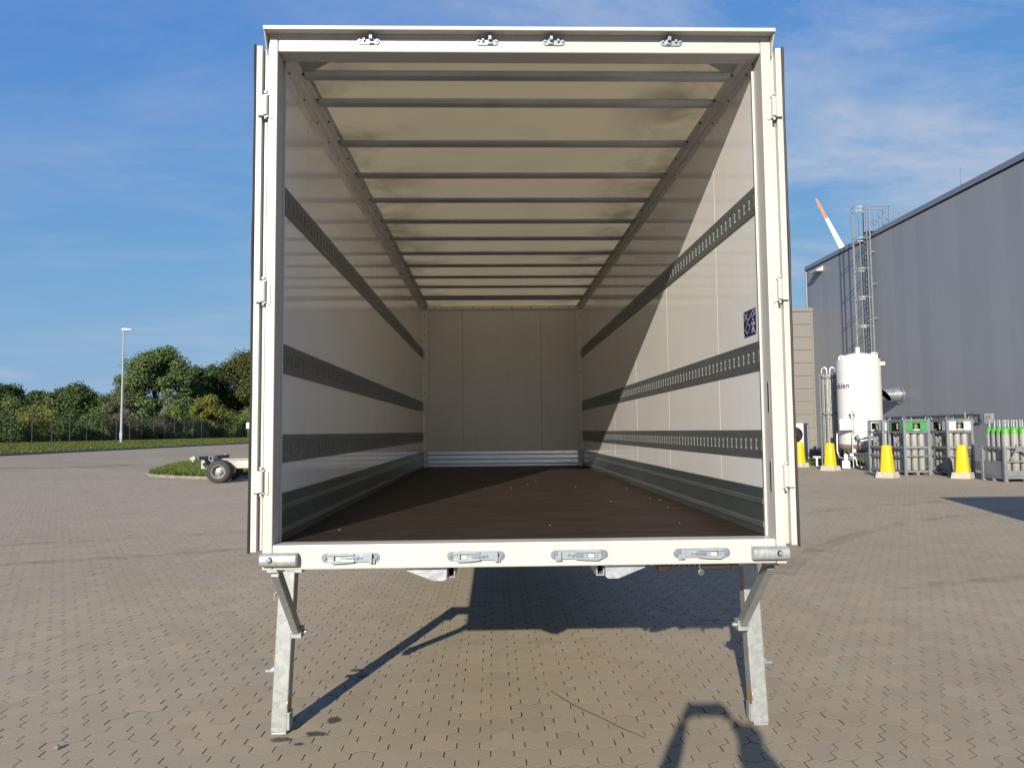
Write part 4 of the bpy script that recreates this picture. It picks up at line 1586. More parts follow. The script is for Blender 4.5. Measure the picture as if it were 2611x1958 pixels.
prof = [(0.001, 5.09), (0.25, 5.075), (0.5, 5.02), (0.68, 4.94), (0.80, 4.84), (0.868, 4.76), (TR + 0.006, 4.755), (TR + 0.006, 4.735), (TR, 4.73), (TR, 3.315), (TR + 0.005, 3.31), (TR + 0.005, 3.29), (TR, 3.285),
        (TR, 1.10), (TR + 0.006, 1.095), (TR + 0.006, 1.07), (TR - 0.01, 1.05)]
T(lambda b: b.lathe(prof, (0, 0, 0), 64), 'shell', M['white'])
T(lambda b: b.lathe([(TR - 0.01, 1.055), (TR - 0.03, 0.92), (0.72, 0.78), (0.5, 0.70), (0.001, 0.66)], (0, 0, 0), 64), 'lower_dome', mat('polished steel dome', (0.50, 0.46, 0.40), 0.30, metal=0.7, var=0.2, vscale=2))
T(lambda b: b.cyl(tp(0, 0.0, 5.05), tp(0, 0, 5.33), 0.095, 20), 'vent_cap', M['white'], bevel=0.01)
for s_, z in ((-0.66, 4.86), (0.66, 4.93)):
    def lug(b):
        sg = 1 if s_ > 0 else -1
        b.prism([(-0.17 * sg, -0.16), (0.12 * sg, -0.16), (0.12 * sg, 0.05), (0.05 * sg, 0.12), (-0.10 * sg, 0.12), (-0.17 * sg, 0.02)], tp(s_, 0.30, z), rgt, (0, 0, 1), cam_d * 0.03)
    lo_ = T(lug, 'lifting_lug', M['white'])
    T(lambda b: b.cyl(tp(s_ + (0.05 if s_ > 0 else -0.05), 0.325, z + 0.04), tp(s_ + (0.05 if s_ > 0 else -0.05), 0.334, z + 0.04), 0.035, 14), 'lug_eye', M['hole'], lo_)
for a in (0.5, 2.6, 4.7):
    def leg_(b):
        c = Vector((math.cos(a), math.sin(a), 0)) * 0.62
        b.beam(c + Vector((0, 0, 0.0)), c * 1.0 + Vector((0, 0, 0.86)), 0.14, 0.14)
        b.beam(c + Vector((0, 0, 0.0)), c + Vector((0, 0, 0.03)), 0.3, 0.3)
    T(leg_, 'tank_leg', M['white'])
T(lambda b: b.prism(rounded(0.46, 0.47, 0.02), tp(-0.58, 0.90, 1.915), rgt, (0, 0, 1), cam_d * 0.22), 'control_cabinet', M['cream_box'], bevel=0.008)
T(lambda b: b.prism(rounded(0.22, 0.42, 0.02), tp(0.02, 0.92, 1.26), rgt, (0, 0, 1), cam_d * 0.10) if False else b.prism([(0, 0), (0.50, 0), (0.50, 0.75), (0, 0.75)], tp(0.10, 0.885, 0.93), rgt, (0, 0, 1), cam_d * 0.05), 'grey_cover', M['ac_grey'])
g_ = T(lambda b: b.cyl(tp(-0.33, 0.93, 1.93), tp(-0.33, 1.06, 1.93), 0.125, 24), 'gauge', M['steel'], bevel=0.01)
T(lambda b: b.cyl(tp(-0.33, 1.06, 1.93), tp(-0.33, 1.067, 1.93), 0.10, 24), 'gauge_face', M['board_white'], g_)
T(lambda b: b.beam(tp(-0.33, 1.07, 1.90), tp(-0.30, 1.07, 1.97), 0.012, 0.012), 'gauge_needle', M['black_print'], g_)


def piping(b):
    o_ = 1.0
    b.tube([tp(-0.30, o_, 1.76), tp(-0.30, o_, 1.6), tp(-0.33, o_, 1.35), tp(-0.33, o_, 0.6), tp(-0.33, o_, 0.05)], 0.022, 8)
    b.tube([tp(-0.36, 0.95, 2.45), tp(-0.26, o_ + .05, 2.50), tp(-0.20, o_ + .05, 2.36), tp(-0.22, o_ + .05, 2.22), tp(-0.32, o_, 2.10)], 0.020, 8)
    b.cyl(tp(-0.33, o_, 2.08), tp(-0.33, o_, 2.45), 0.05, 10)
    b.cyl(tp(-0.40, o_, 2.40), tp(-0.25, o_, 2.40), 0.06, 10)
    b.tube([tp(-0.26, o_, 1.80), tp(-0.24, o_, 1.55), tp(-0.20, o_, 1.52)], 0.014, 6)
    b.cyl(tp(-0.34, o_ + .05, 1.74), tp(-0.34, o_ + .12, 1.74), 0.06, 14)
    b.tube([tp(-0.95, 0.45, 1.55), tp(-0.96, 0.5, 0.75), tp(-0.88, 0.6, 0.50), tp(-0.6, 0.8, 0.42), tp(-0.1, 0.9, 0.44)], 0.035, 10)
    b.tube([tp(-0.32, 0.95, 0.55), tp(-0.22, 0.95, 0.40), tp(-0.20, 0.95, 0.18), tp(-0.05, 0.95, 0.09), tp(0.12, 0.95, 0.09)], 0.035, 10)
    b.tube([tp(0.28, 0.8, 0.75), tp(0.30, 0.8, 0.25), tp(0.22, 0.8, 0.10), tp(0.1, 0.8, 0.12)], 0.03, 10)
    b.tube([tp(-0.70, 0.85, 0.46), tp(-0.42, 0.95, 0.47), tp(-0.36, 0.95, 0.5)], 0.04, 10)
    b.cyl(tp(-0.40, 0.95, 0.62), tp(-0.40, 1.02, 0.62), 0.07, 12)
    b.cyl(tp(-0.28, 1.0, 0.80), tp(-0.28, 1.05, 0.80), 0.08, 14)
    for q in range(14):
        s0, z0_ = random.uniform(-0.55, 0.25), random.uniform(0.15, 0.72)
        b.cyl(tp(s0, 0.85, z0_), tp(s0 + random.uniform(-.15, .15), 0.9, z0_ + random.uniform(-.12, .12)), random.uniform(0.015, 0.035), 8)
    b.cyl(tp(-0.15, 0.9, 0.52), tp(-0.05, 0.9, 0.22), 0.014, 8)
    b.cyl(tp(0.08, 0.8, 0.68), tp(0.08, 0.8, 0.25), 0.06, 12)


T(piping, 'pipework', M['steel'])
T(lambda b: (b.beam(tp(-0.22, 1.0, 1.43), tp(-0.08, 1.02, 1.46), 0.02, 0.03), b.cyl(tp(-0.25, 0.98, 1.36), tp(-0.15, 1.0, 1.32), 0.035, 8), b.cyl(tp(-0.20, 0.98, 1.28), tp(-0.19, 1.0, 1.20), 0.02, 8),
             b.box(*[0] * 6) if False else None), 'tap', M['dark'])
T(lambda b: (b.prism(rounded(0.30, 0.34, 0.01), tp(-0.62, 0.84, 0.20), rgt, (0, 0, 1), cam_d * 0.22), b.prism([(0, 0), (0.14, 0), (0.10, 0.30), (0, 0.30)], tp(-0.68, 0.88, 0.36), rgt, (0, 0, 1), cam_d * 0.12)), 'valve_box', M['white'], bevel=0.01)
T(lambda b: b.box(-0.02, 0.02, -0.02, 0.02, 4.20, 4.22) if False else b.prism(rounded(0.18, 0.13, 0.01), tp(0.97, 0.05, 4.56), rgt, (0, 0, 1), cam_d * 0.1), 'side_bracket', M['cream_box'])


def lettering():
    cu = bpy.data.curves.new('lettering', 'FONT')
    cu.body = 'Westfalen'
    cu.size = 0.335
    cu.shear = 0.22
    cu.offset = 0.007
    cu.space_character = 1.08
    cu.extrude = 0.0
    cu.resolution_u = 3
    tmp = bpy.data.objects.new('lettering_curve', cu)
    col.objects.link(tmp)
    dg = bpy.context.evaluated_depsgraph_get()
    me = bpy.data.meshes.new_from_object(tmp.evaluated_get(dg))
    bpy.data.objects.remove(tmp)
    import bmesh
    bm = bmesh.new()
    bm.from_mesh(me)
    bmesh.ops.subdivide_edges(bm, edges=[e for e in bm.edges if e.calc_length() > 0.08], cuts=1)
    xs = [v.co.x for v in bm.verts]
    xm = max(xs)
    for v in bm.verts:
        arc = (v.co.x - xm) * 1.02            # distance left of the right end
        th = R(-25.5) + arc / TR              # angle round the shell, 0 = facing the viewer
        p = rgt * (math.sin(th) * (TR + 0.003)) + cam_d * (math.cos(th) * (TR + 0.003))
        v.co = Vector((p.x, p.y, 3.505 + v.co.y))
    bm.to_mesh(me)
    bm.free()
    me.materials.append(M['text_blue'])
    o = bpy.data.objects.new('lettering', me)
    col.objects.link(o)
    o.parent = tank


lettering()
T(lambda b: b.prism([(0, 0), (0.16, 0.03), (0.16, 0.05), (0, 0.02)], tp(-0.86, 0.30, 3.84), rgt, (0, 0, 1), cam_d * 0.02), 'emblem_stroke', M['text_blue'])

# ambient vaporiser
va = empty('vaporiser', 'upright bank of aluminium finned tubes with looped tops between tank and annexe', 'vaporiser', (15.5, 30.2, 0))
for k, (dx, dy) in enumerate(((-0.26, 0.05), (-0.06, -0.05), (0.13, 0.05), (0.33, -0.02))):
    b = MB()
    b.cyl((dx, dy, 0.35), (dx, dy, 4.36), 0.03, 10)
    for j in range(8):
        t = math.pi / 4 * j + 0.2
        b.beam((dx + 0.05 * math.cos(t), dy + 0.05 * math.sin(t), 0.45), (dx + 0.05 * math.cos(t), dy + 0.05 * math.sin(t), 4.28), 0.008, 0.09, (math.cos(t), math.sin(t), 0))
    b.build('finned_tube', M['steel'], va)
b = MB()
for a_, c_ in (((-0.26, 0.05), (-0.06, -0.05)), ((0.13, 0.05), (0.33, -0.02))):
    pts = [(a_[0], a_[1], 4.3)]
    for q in range(9):
        t = math.pi * q / 8
        pts.append(((a_[0] + c_[0]) / 2 - math.cos(t) * (c_[0] - a_[0]) / 2, (a_[1] + c_[1]) / 2 - math.cos(t) * (c_[1] - a_[1]) / 2, 4.45 + 0.15 * math.sin(t)))
    pts.append((c_[0], c_[1], 4.3))
    b.tube(pts, 0.022, 8)
b.build('return_bend', M['steel'], va)
b = MB()
for z in (0.5, 2.4, 4.1):
    b.box(-0.36, 0.42, -0.14, -0.11, z, z + 0.06)
    b.box(-0.36, 0.42, 0.13, 0.16, z, z + 0.06)
for x in (-0.36, 0.40):
    b.box(x, x + 0.05, -0.14, -0.09, 0, 4.3)
    b.box(x, x + 0.05, 0.11, 0.16, 0, 4.3)
b.build('frame', M['galv_far'], va)
vp = empty('vaporiser', 'dark shaded bank of finned tubes tucked behind the white tank', 'vaporiser', (16.25, 31.3, 0))
b = MB()
for dx in (-0.3, -0.1, 0.1, 0.3):
    for dy in (-0.2, 0.1):
        for j in range(8):
            t = math.pi / 4 * j
            b.beam((dx + 0.04 * math.cos(t), dy + 0.04 * math.sin(t), 0.4), (dx + 0.04 * math.cos(t), dy + 0.04 * math.sin(t), 3.95), 0.008, 0.08, (math.cos(t), math.sin(t), 0))
b.build('finned_tube', M['galv_far'], vp)
b = MB()
for x in (-0.4, 0.36):
    for y in (-0.3, 0.2):
        b.box(x, x + 0.05, y, y + 0.05, 0, 4.0)
b.build('frame', M['navy'], vp)

# white pipe guard
pg = MB()
pg.tube([(-0.75, 0, 0.42), (-0.6, 0, 0.42), (0.2, -0.05, 0.40), (0.8, -0.2, 0.38), (1.1, -0.25, 0.36)], 0.05, 10)
pg.box(-0.62, -0.54, -0.03, 0.03, 0, 0.40)
pg.box(0.62, 0.70, -0.16, -0.10, 0, 0.38)
o = pg.build('pipe_barrier', M['board_white'])
o.location = (15.6, 30.6, 0)
tag(o, 'low white pipe barrier running behind the yellow bollard near the tubes', 'barrier')

# exhaust duct
du = empty('exhaust_duct', 'short galvanised duct with a slanted open end sticking out of the warehouse wall', 'duct', (WX, 31.83, 3.37))
b = MB()
n = 28
ring = []
for k in range(n):
    t = 2 * math.pi * k / n
    y_, z_ = 0.30 * math.cos(t), 0.30 * math.sin(t)
    ring.append((y_, z_))
vs = [(0.0, y_, z_) for y_, z_ in ring] + [(-0.74 - 0.24 * z_ / 0.30, y_, z_) for y_, z_ in ring]
vs += [(0.0, y_ * .96, z_ * .96) for y_, z_ in ring] + [(-0.74 - 0.24 * z_ / 0.30, y_ * .96, z_ * .96) for y_, z_ in ring]
fs = []
for k in range(n):
    k2 = (k + 1) % n
    fs += [(k, k2, n + k2, n + k), (n + k, n + k2, 3 * n + k2, 3 * n + k)]
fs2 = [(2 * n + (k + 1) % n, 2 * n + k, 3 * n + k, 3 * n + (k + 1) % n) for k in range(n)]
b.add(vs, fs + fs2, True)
b.brk = [(2 * n, 1)]  # inner faces take the black slot: shade inside the duct put into the colour
duct_m = mat('spiral duct', (0.48, 0.51, 0.54), 0.35, metal=0.75, var=0.15)
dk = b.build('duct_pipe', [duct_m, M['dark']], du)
b = MB()
b.lathe([(0.30, -0.45), (0.335, -0.45), (0.335, -0.10), (0.30, -0.10)], (0, 0, 0), 28, 'x')
b.lathe([(0.30, -0.06), (0.42, -0.06), (0.42, -0.005), (0.30, -0.005)], (0, 0, 0), 28, 'x')
for q in range(6):
    x = -0.42 + q * 0.06
    b.lathe([(0.335, x), (0.345, x + 0.015), (0.335, x + 0.03)], (0, 0, 0), 28, 'x')
b.build('wall_collar', duct_m, du)
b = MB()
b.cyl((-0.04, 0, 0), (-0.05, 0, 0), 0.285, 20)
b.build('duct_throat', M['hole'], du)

# conduit, manifold and sign on the wall
cn = MB()
for p, q in (((0, 33.2, 2.27), (0, 25.92, 2.29)), ((0, 25.92, 2.29), (0, 25.90, 1.93)), ((0, 25.90, 1.93), (0, 26.5, 1.93)), ((0, 31.5, 2.08), (0, 26.3, 2.16))):
    cn.cyl((WX - 0.05, p[1], p[2]), (WX - 0.05, q[1], q[2]), 0.022, 8)
for y in np.arange(26.4, 33, 1.1):
    cn.box(WX - 0.09, WX, y - 0.03, y + 0.03, 2.22, 2.34)
o = cn.build('gas_pipe', M['navy'])
tag(o, 'thin dark gas pipe running along the warehouse wall above the cylinder racks', 'pipe')
mf = empty('gas_manifold', 'cluster of brass valves and hoses on the warehouse wall beside the warning sign', 'manifold', (WX - 0.15, 26.5, 1.95))
b = MB()
for q in range(12):
    y, z = random.uniform(-0.42, 0.42), random.uniform(-0.2, 0.22)
    b.cyl((-0.05, y, z), (-0.25, y + random.uniform(-.1, .1), z + random.uniform(-.08, .08)), random.uniform(0.02, 0.06), 8)
b.cyl((-0.10, -0.45, 0.0), (-0.10, 0.45, 0.02), 0.035, 10)
b.box(-0.22, -0.05, -0.2, 0.16, -0.18, -0.02)
b.cyl((-0.12, 0.05, 0.2), (-0.12, 0.05, 0.42), 0.03, 8)
b.build('valve', M['brass'], mf)
b = MB()
b.tube([(-0.15, 0.35, -0.1), (-0.2, 0.48, -0.5), (-0.2, 0.42, -0.85), (-0.2, 0.2, -0.95)], 0.022, 8)
b.tube([(-0.15, 0.1, -0.1), (-0.25, 0.4, -0.25), (-0.25, 0.7, -0.05)], 0.022, 8)
b.build('hose', M['dark'], mf)
sg_ = empty('warning_sign', 'white warning sign with round prohibition symbols on the grey warehouse wall', 'sign', (WX - 0.01, 25.45, 2.10))
b = MB()
b.box(-0.008, 0, -0.275, 0.275, -0.20, 0.20)
b.build('plate', M['board_white'], sg_)
b = MB()
for y in (0.15, -0.02):
    b.lathe([(0.062, -0.011), (0.075, -0.011), (0.075, -0.0085), (0.062, -0.0085)], (0, y, 0.06), 20, 'x')
    b.beam((-0.0105, y - 0.045, 0.06 + 0.045), (-0.0105, y + 0.045, 0.06 - 0.045), 0.003, 0.012)
b.build('prohibition_ring', M['red'], sg_)
b = MB()
for y in (0.15, -0.02):
    b.box(-0.0098, -0.0085, y - 0.014, y + 0.012, 0.03, 0.09)
    b.box(-0.0098, -0.0085, y - 0.03, y + 0.03, 0.055, 0.066)
    b.box(-0.0098, -0.0085, y - 0.05, y + 0.05, -0.035, -0.028)
    b.lathe([(0.035, -0.0098), (0.045, -0.0098), (0.045, -0.0085), (0.035, -0.0085)], (0, y, -0.10), 14, 'x')
    b.box(-0.0098, -0.0085, y - 0.008, y + 0.008, -0.125, -0.075)
b.build('symbol', M['black_print'], sg_)


# gas bottle bundles: galvanised cage, grey bottles, coloured boards round the valves
def bottle_prof(h):
    return [(0.001, 0.0), (0.10, 0.0), (0.114, 0.02), (0.114, h - 0.16), (0.105, h - 0.10), (0.075, h - 0.045), (0.035, h - 0.02), (0.03, h)]


def bundle(label, x, y, wx, wy, top, front_m, side_m, loc_note):
    g = empty('gas_bundle', label, 'gas rack', (x, y, 0), 0.0, 'gas bottle bundles in steel cages')
    b = MB()
    for px in (0, wx):
        for py in (0, wy):
            b.box(px - 0.045, px + 0.045, py - 0.045, py + 0.045, 0.03, top)
            b.box(px - 0.05, px + 0.05, py - 0.05, py + 0.05, 0, 0.04)
    for z, hh in ((0.10, 0.06), (0.68, 0.05), (0.98, 0.09), (1.56, 0.07), (top - 0.05, 0.06)):
        for py in (0, wy):
            b.box(0.046, wx - 0.046, py - 0.025, py + 0.025, z, z + hh)
        for px in (0, wx):
            b.box(px - 0.025, px + 0.025, 0.046, wy - 0.046, z, z + hh)
    b.box(wx * 0.45, wx * 0.55, -0.03, wy + 0.03, 0.0, 0.10)
    b.box(-0.03, wx + 0.03, wy * 0.45, wy * 0.55, 0.01, 0.098)
    b.box(0.02, wx - 0.02, 0.02, wy - 0.02, 0.16, 0.175)
    b.build('cage', M['galv_far'], g, 0.006)
    b = MB()
    for px in (0.03, wx - 0.03):
        b.tube([(px - 0.07, 0, top), (px - 0.06, 0, top + 0.08), (px, 0, top + 0.115), (px + 0.06, 0, top + 0.08), (px + 0.07, 0, top)], 0.014, 8)
        b.tube([(px, wy - 0.07, top), (px, wy - 0.06, top + 0.08), (px, wy, top + 0.115), (px, wy + 0.06, top + 0.08), (px, wy + 0.07, top)], 0.014, 8)
    b.build('lifting_eye', M['galv_far'], g)
    nx, ny = 3, 4
    for i in range(nx):
        for j in range(ny):
            if 0 < i and 0 < j:
                continue
            b = MB()
            b.lathe(bottle_prof(1.52), (0.18 + i * (wx - 0.36) / (nx - 1), 0.18 + j * (wy - 0.36) / (ny - 1), 0.18), 20)
            b.build('gas_bottle', M['cyl_grey'], g)
    zb, zt_ = 1.65, top - 0.07
    def board(name, m, front):
        b = MB()
        L_ = wx if front else wy
        d0, d1 = 0.05, L_ - 0.05
        w0, w1 = L_ * 0.34, L_ * 0.66
        if front:
            b.box(d0, w0, -0.035, -0.027, zb, zt_)
            b.box(w1, d1, -0.035, -0.027, zb, zt_)
            b.use(0 if m is M['green'] else 1)
            b.box(w0, w1, -0.035, -0.027, zb, zb + 0.07)
            b.box(w0, w1, -0.035, -0.027, zt_ - 0.05, zt_)
        else:
            b.box(-0.035, -0.027, d0, w0 - 0.1, zb, zt_)
            b.box(-0.035, -0.027, w1 + 0.12, d1, zb, zt_)
        return b.build(name, [m, M['galv_far']], g)
    board('board', front_m, True)
    board('board', side_m, False)
    b = MB()
    for q in range(16):
        cx, cy, cz = random.uniform(0.1, wx - 0.1), random.uniform(0.06, wy - 0.1), random.uniform(1.68, 1.92)
        b.cyl((cx, cy, cz), (cx + random.uniform(-.1, .1), cy + random.uniform(-.1, .1), cz + random.uniform(-.06, .12)), random.uniform(0.012, 0.045), 8)
    b.cyl((wx * 0.5, 0.02, 1.70), (wx * 0.5, 0.02, 1.90), 0.045, 10)
    b.cyl((wx * 0.42, 0.02, 1.80), (wx * 0.6, 0.02, 1.80), 0.03, 10)
    b.cyl((0.02, wy * 0.45, 1.70), (0.02, wy * 0.45, 1.92), 0.045, 10)
    b.tube([(wx * 0.38, 0.0, 1.78), (wx * 0.42, -0.02, 1.88), (wx * 0.52, -0.02, 1.90), (wx * 0.6, 0, 1.78)], 0.012, 6)
    b.build('valve', M['brass'], g)
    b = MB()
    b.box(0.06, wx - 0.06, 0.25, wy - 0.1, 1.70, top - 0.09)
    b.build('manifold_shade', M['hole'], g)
    # small bottle labels
    b = MB()
    b.box(wx * 0.10, wx * 0.22, 0.060, 0.064, 1.50, 1.56)
    b.build('paper_label', M['board_white'], g)
    b = MB()
    b.box(0.060, 0.064, wy * 0.62, wy * 0.80, 1.18, 1.38)
    b.build('paper_label', M['board_white'], g)
    b = MB()
    b.box(wx * 0.38, wx * 0.62, -0.039, -0.0355, 1.66, 1.70)
    b.build('paper_label', M['board_white'], g)
    b = MB()
    b.prism([(0.11, 0), (0.0, 0.13), (-0.05, 0.0), (0.0, -0.13)], (0.061, wy * 0.30, 1.28), (0, 1, 0), (0, 0, 1), (-0.004, 0, 0))
    b.build('hazard_diamond', mat('green hazard label', (0.02, 0.22, 0.10), 0.5), g)
    b = MB()
    b.prism([(0.07, 0), (0.0, 0.09), (-0.07, 0.0), (0.0, -0.09)], (0.061, wy * 0.52, 1.28), (0, 1, 0), (0, 0, 1), (-0.004, 0, 0))
    b.build('warning_diamond', mat('yellow hazard label', (0.55, 0.36, 0.05), 0.5), g)
    return g


bundle('weathered gas bottle rack behind the yellow bollard, nearest the white tank', 14.95, 24.5, 0.86, 1.05, 2.05, M['board_grey'], M['board_grey'], '')
bundle('gas bottle rack with bright green boards round its valves', 15.13, 23.35, 0.90, 1.05, 2.05, M['green'], M['green'], '')
bundle('gas bottle rack with two white boards on its front', 16.43, 22.82, 0.90, 1.05, 2.05, M['board_white'], M['board_grey'], '')

# open pallet cage with loose green shouldered bottles
pc = empty('pallet_cage', 'low galvanised pallet cage filled with loose green shouldered gas bottles', 'pallet cage', (16.20, 19.55, 0))
b = MB()
wx, wy, top = 1.20, 1.05, 1.13
for px in (0, wx):
    for py in (0, wy):
        b.box(px - 0.05, px + 0.05, py - 0.05, py + 0.05, 0.0, top)
for z, hh in ((0.10, 0.07), (top - 0.07, 0.06)):
    for py in (0, wy):
        b.box(0.051, wx - 0.051, py - 0.025, py + 0.025, z, z + hh)
    for px in (0, wx):
        b.box(px - 0.025, px + 0.025, 0.051, wy - 0.051, z, z + hh)
b.box(0.051, wx - 0.051, -0.02, 0.02, 0.62, 0.67)
b.box(0.03, wx - 0.03, 0.03, wy - 0.03, 0.171, 0.185)
for f_ in (0.48,):
    b.box(-0.045, 0.045, wy * f_, wy * f_ + 0.1, 0, 0.10)
    b.box(wx * f_, wx * f_ + 0.1, -0.045, 0.045, 0, 0.10)
b.build('cage', M['galv_far'], pc, 0.006)
b = MB()
b.box(-0.015, 0.012, 0.06, wy - 0.06, 0.18, 0.66)
for yy in (0.22, 0.78):
    b.box(-0.025, -0.0155, yy, yy + 0.08, 0.58, 0.62)
b.build('side_panel', M['galv_far'], pc, 0.004)
b = MB()
b.box(0.06, wx - 0.06, -0.012, 0.012, 0.18, 0.36)
b.build('front_panel', M['galv_far'], pc, 0.004)
b = MB()
b.beam((0.16, -0.05, 0.70), (0.42, -0.05, 1.12), 0.03, 0.05)
b.beam((0.75, -0.05, 0.70), (0.50, -0.05, 1.12), 0.03, 0.05)
b.prism([(-0.16, 0), (0.16, 0), (0.10, 0.17), (-0.10, 0.17)], (0.46, -0.06, 0.96), (1, 0, 0), (0, 0, 1), (0, 0.03, 0))
b.tube([(0.38, -0.04, 1.13), (0.40, -0.04, 1.21), (0.46, -0.04, 1.24), (0.52, -0.04, 1.21), (0.54, -0.04, 1.13)], 0.018, 8)
b.build('lifting_frame', M['galv_far'], pc)
k = 0
proto = None
for j in range(4):
    for i in range(4):
        px, py = 16.20 + 0.17 + i * 0.285, 19.55 + 0.16 + j * 0.245
        if proto is None:
            proto = empty('gas_cylinder', 'loose grey gas bottle with a green shoulder standing in the low pallet cage', 'gas cylinder', (px, py, 0.185), 0, 'green shouldered bottles in the pallet cage')
            b = MB()
            b.lathe([(0.001, 0.0), (0.10, 0.0), (0.113, 0.02), (0.113, 1.35)], (0, 0, 0), 22)
            b.build('bottle', M['cyl_grey'], proto)
            b = MB()
            b.lathe([(0.1135, 1.35), (0.113, 1.42), (0.100, 1.49), (0.07, 1.535), (0.04, 1.555), (0.036, 1.575)], (0, 0, 0), 22)
            b.build('shoulder', M['lime'], proto)
            b = MB()
            b.lathe([(0.046, 1.565), (0.046, 1.60), (0.043, 1.61), (0.043, 1.73), (0.030, 1.80), (0.001, 1.81)], (0, 0, 0), 16)
            b.build('valve_cap', M['galv_far'], proto)
        else:
            o = copy_thing(proto, (px, py, 0.185))
        k += 1

# yellow bollards on concrete feet
ylab = ['yellow bollard half hidden by the folded door, in front of the fan unit', 'yellow bollard in front of the aluminium finned tubes', 'yellow bollard in front of the rack nearest the tank', 'yellow bollard before the rack with white boards']
ypos = [(13.86, 29.75), (13.88, 26.75), (13.76, 22.1), (15.98, 21.35)]
pb_ = None
for i, (x, y) in enumerate(ypos):
    if pb_ is None:
        pb_ = empty('bollard', ylab[i], 'bollard', (x, y, 0), R(28), 'yellow plastic bollards on concrete feet')
        b = MB()
        bt = [(-0.31, -0.31), (0.31, -0.31), (0.31, 0.31), (-0.31, 0.31)]
        vs = [(x_ * 0.98, y_ * 0.98, 0) for x_, y_ in bt] + [(x_ * 0.86, y_ * 0.86, 0.215) for x_, y_ in bt]
        b.add(vs, [(3, 2, 1, 0), (4, 5, 6, 7), (0, 1, 5, 4), (1, 2, 6, 5), (2, 3, 7, 6), (3, 0, 4, 7)])
        b.build('foot', M['concrete'], pb_, 0.02)
        b = MB()
        def rr2(hw, z):
            return [(x_, y_, z) for x_, y_ in rounded(hw * 2, hw * 2, hw * 0.55, 5)]
        rings = [rr2(0.208, 0.216), rr2(0.206, 0.28), rr2(0.143, 1.10), rr2(0.135, 1.13), rr2(0.115, 1.15)]
        n = len(rings[0])
        vs = [v for r_ in rings for v in r_]
        fs = []
        for q in range(len(rings) - 1):
            for kk in range(n):
                fs.append((q * n + kk, q * n + (kk + 1) % n, (q + 1) * n + (kk + 1) % n, (q + 1) * n + kk))
        b.add(vs, fs, True)
        b.f.append(tuple((len(rings) - 1) * n + kk for kk in range(n)))
        b.sm.append(False)
        b.build('sleeve', M['yellow'], pb_)
    else:
        o = copy_thing(pb_, (x, y, 0), R(28 + 4 * i))
        o['label'] = ylab[i]

# wind turbine far behind the warehouse
wtb = empty('wind_turbine', 'white wind turbine far behind the warehouse, one orange tipped blade showing above the roof', 'wind turbine', (203.0, 400.0, 0))
HUB = Vector((0, 0, 86.0))
b = MB()
b.lathe([(2.2, 0), (1.9, 40), (1.3, 84.5)], (0, 0, 0), 24)
b.build('tower', M['blade'], wtb)
b = MB()
b.box(-1.9, 1.9, -2.5, 7, 84.5, 88.0)
b.build('nacelle', M['blade'], wtb, 0.5)
b = MB()
b.lathe([(0.001, -5.6), (1.0, -5.0), (1.5, -4.0), (1.5, -2.6)], HUB, 20, 'y')
b.build('hub', M['blade'], wtb)
TD = Vector((0.4514 * 403.6 - 203.16, 0, 0.31866 * 403.6 + 1.77 - 86.0))
ang0 = math.atan2(TD.x, TD.z)
LB = TD.length
for k in range(3):
    a = ang0 + 2 * math.pi * k / 3
    ax = Vector((math.sin(a), 0, math.cos(a)))
    sd_ = Vector((math.cos(a), 0, -math.sin(a)))
    def seg(b, st):
        rings = []
        for f_ in st:
            ch = 2.0 if f_ < 0.04 else 4.4 - 3.3 * f_ if f_ < 0.97 else 4.4 - 3.3 * f_ - (f_ - 0.97) * 20
            th = 0.55 * ch * (1 - f_) * 0.5 + 0.16
            c = HUB + Vector((0, -3.6, 0)) + ax * (LB * f_)
            rings.append([c + sd_ * (ch * x_) + Vector((0, th * y_, 0)) for x_, y_ in ((-0.3, 0), (-0.2, 0.5), (0.1, 0.6), (0.7, 0), (0.1, -0.6), (-0.2, -0.5))])
        vs = [v for r_ in rings for v in r_]
        fs = [(q * 6 + j, q * 6 + (j + 1) % 6, (q + 1) * 6 + (j + 1) % 6, (q + 1) * 6 + j) for q in range(len(rings) - 1) for j in range(6)]
        b.add(vs, fs, True)
        b.add(rings[-1], [tuple(range(6))])
    b = MB()
    seg(b, [0.0, 0.04, 0.15, 0.3, 0.5, 0.7, 0.74])
    bl = b.build('blade', M['blade'], wtb)
    b = MB()
    seg(b, [0.74, 0.85, 0.95, 0.985, 1.0])
    b.build('blade_tip', M['blade_tip'], bl)

# ================================================================ left side: chassis, island, verge, fence, trees
tr = empty('container_chassis', 'white and blue grey swap body chassis trailer parked on the yard by the grass island', 'trailer', (-10.05, 23.3, 0), R(7))


def TRL(fn, name, m, parent=tr, bevel=0.0):
    b = MB()
    fn(b)
    return b.build(name, m, parent, bevel)


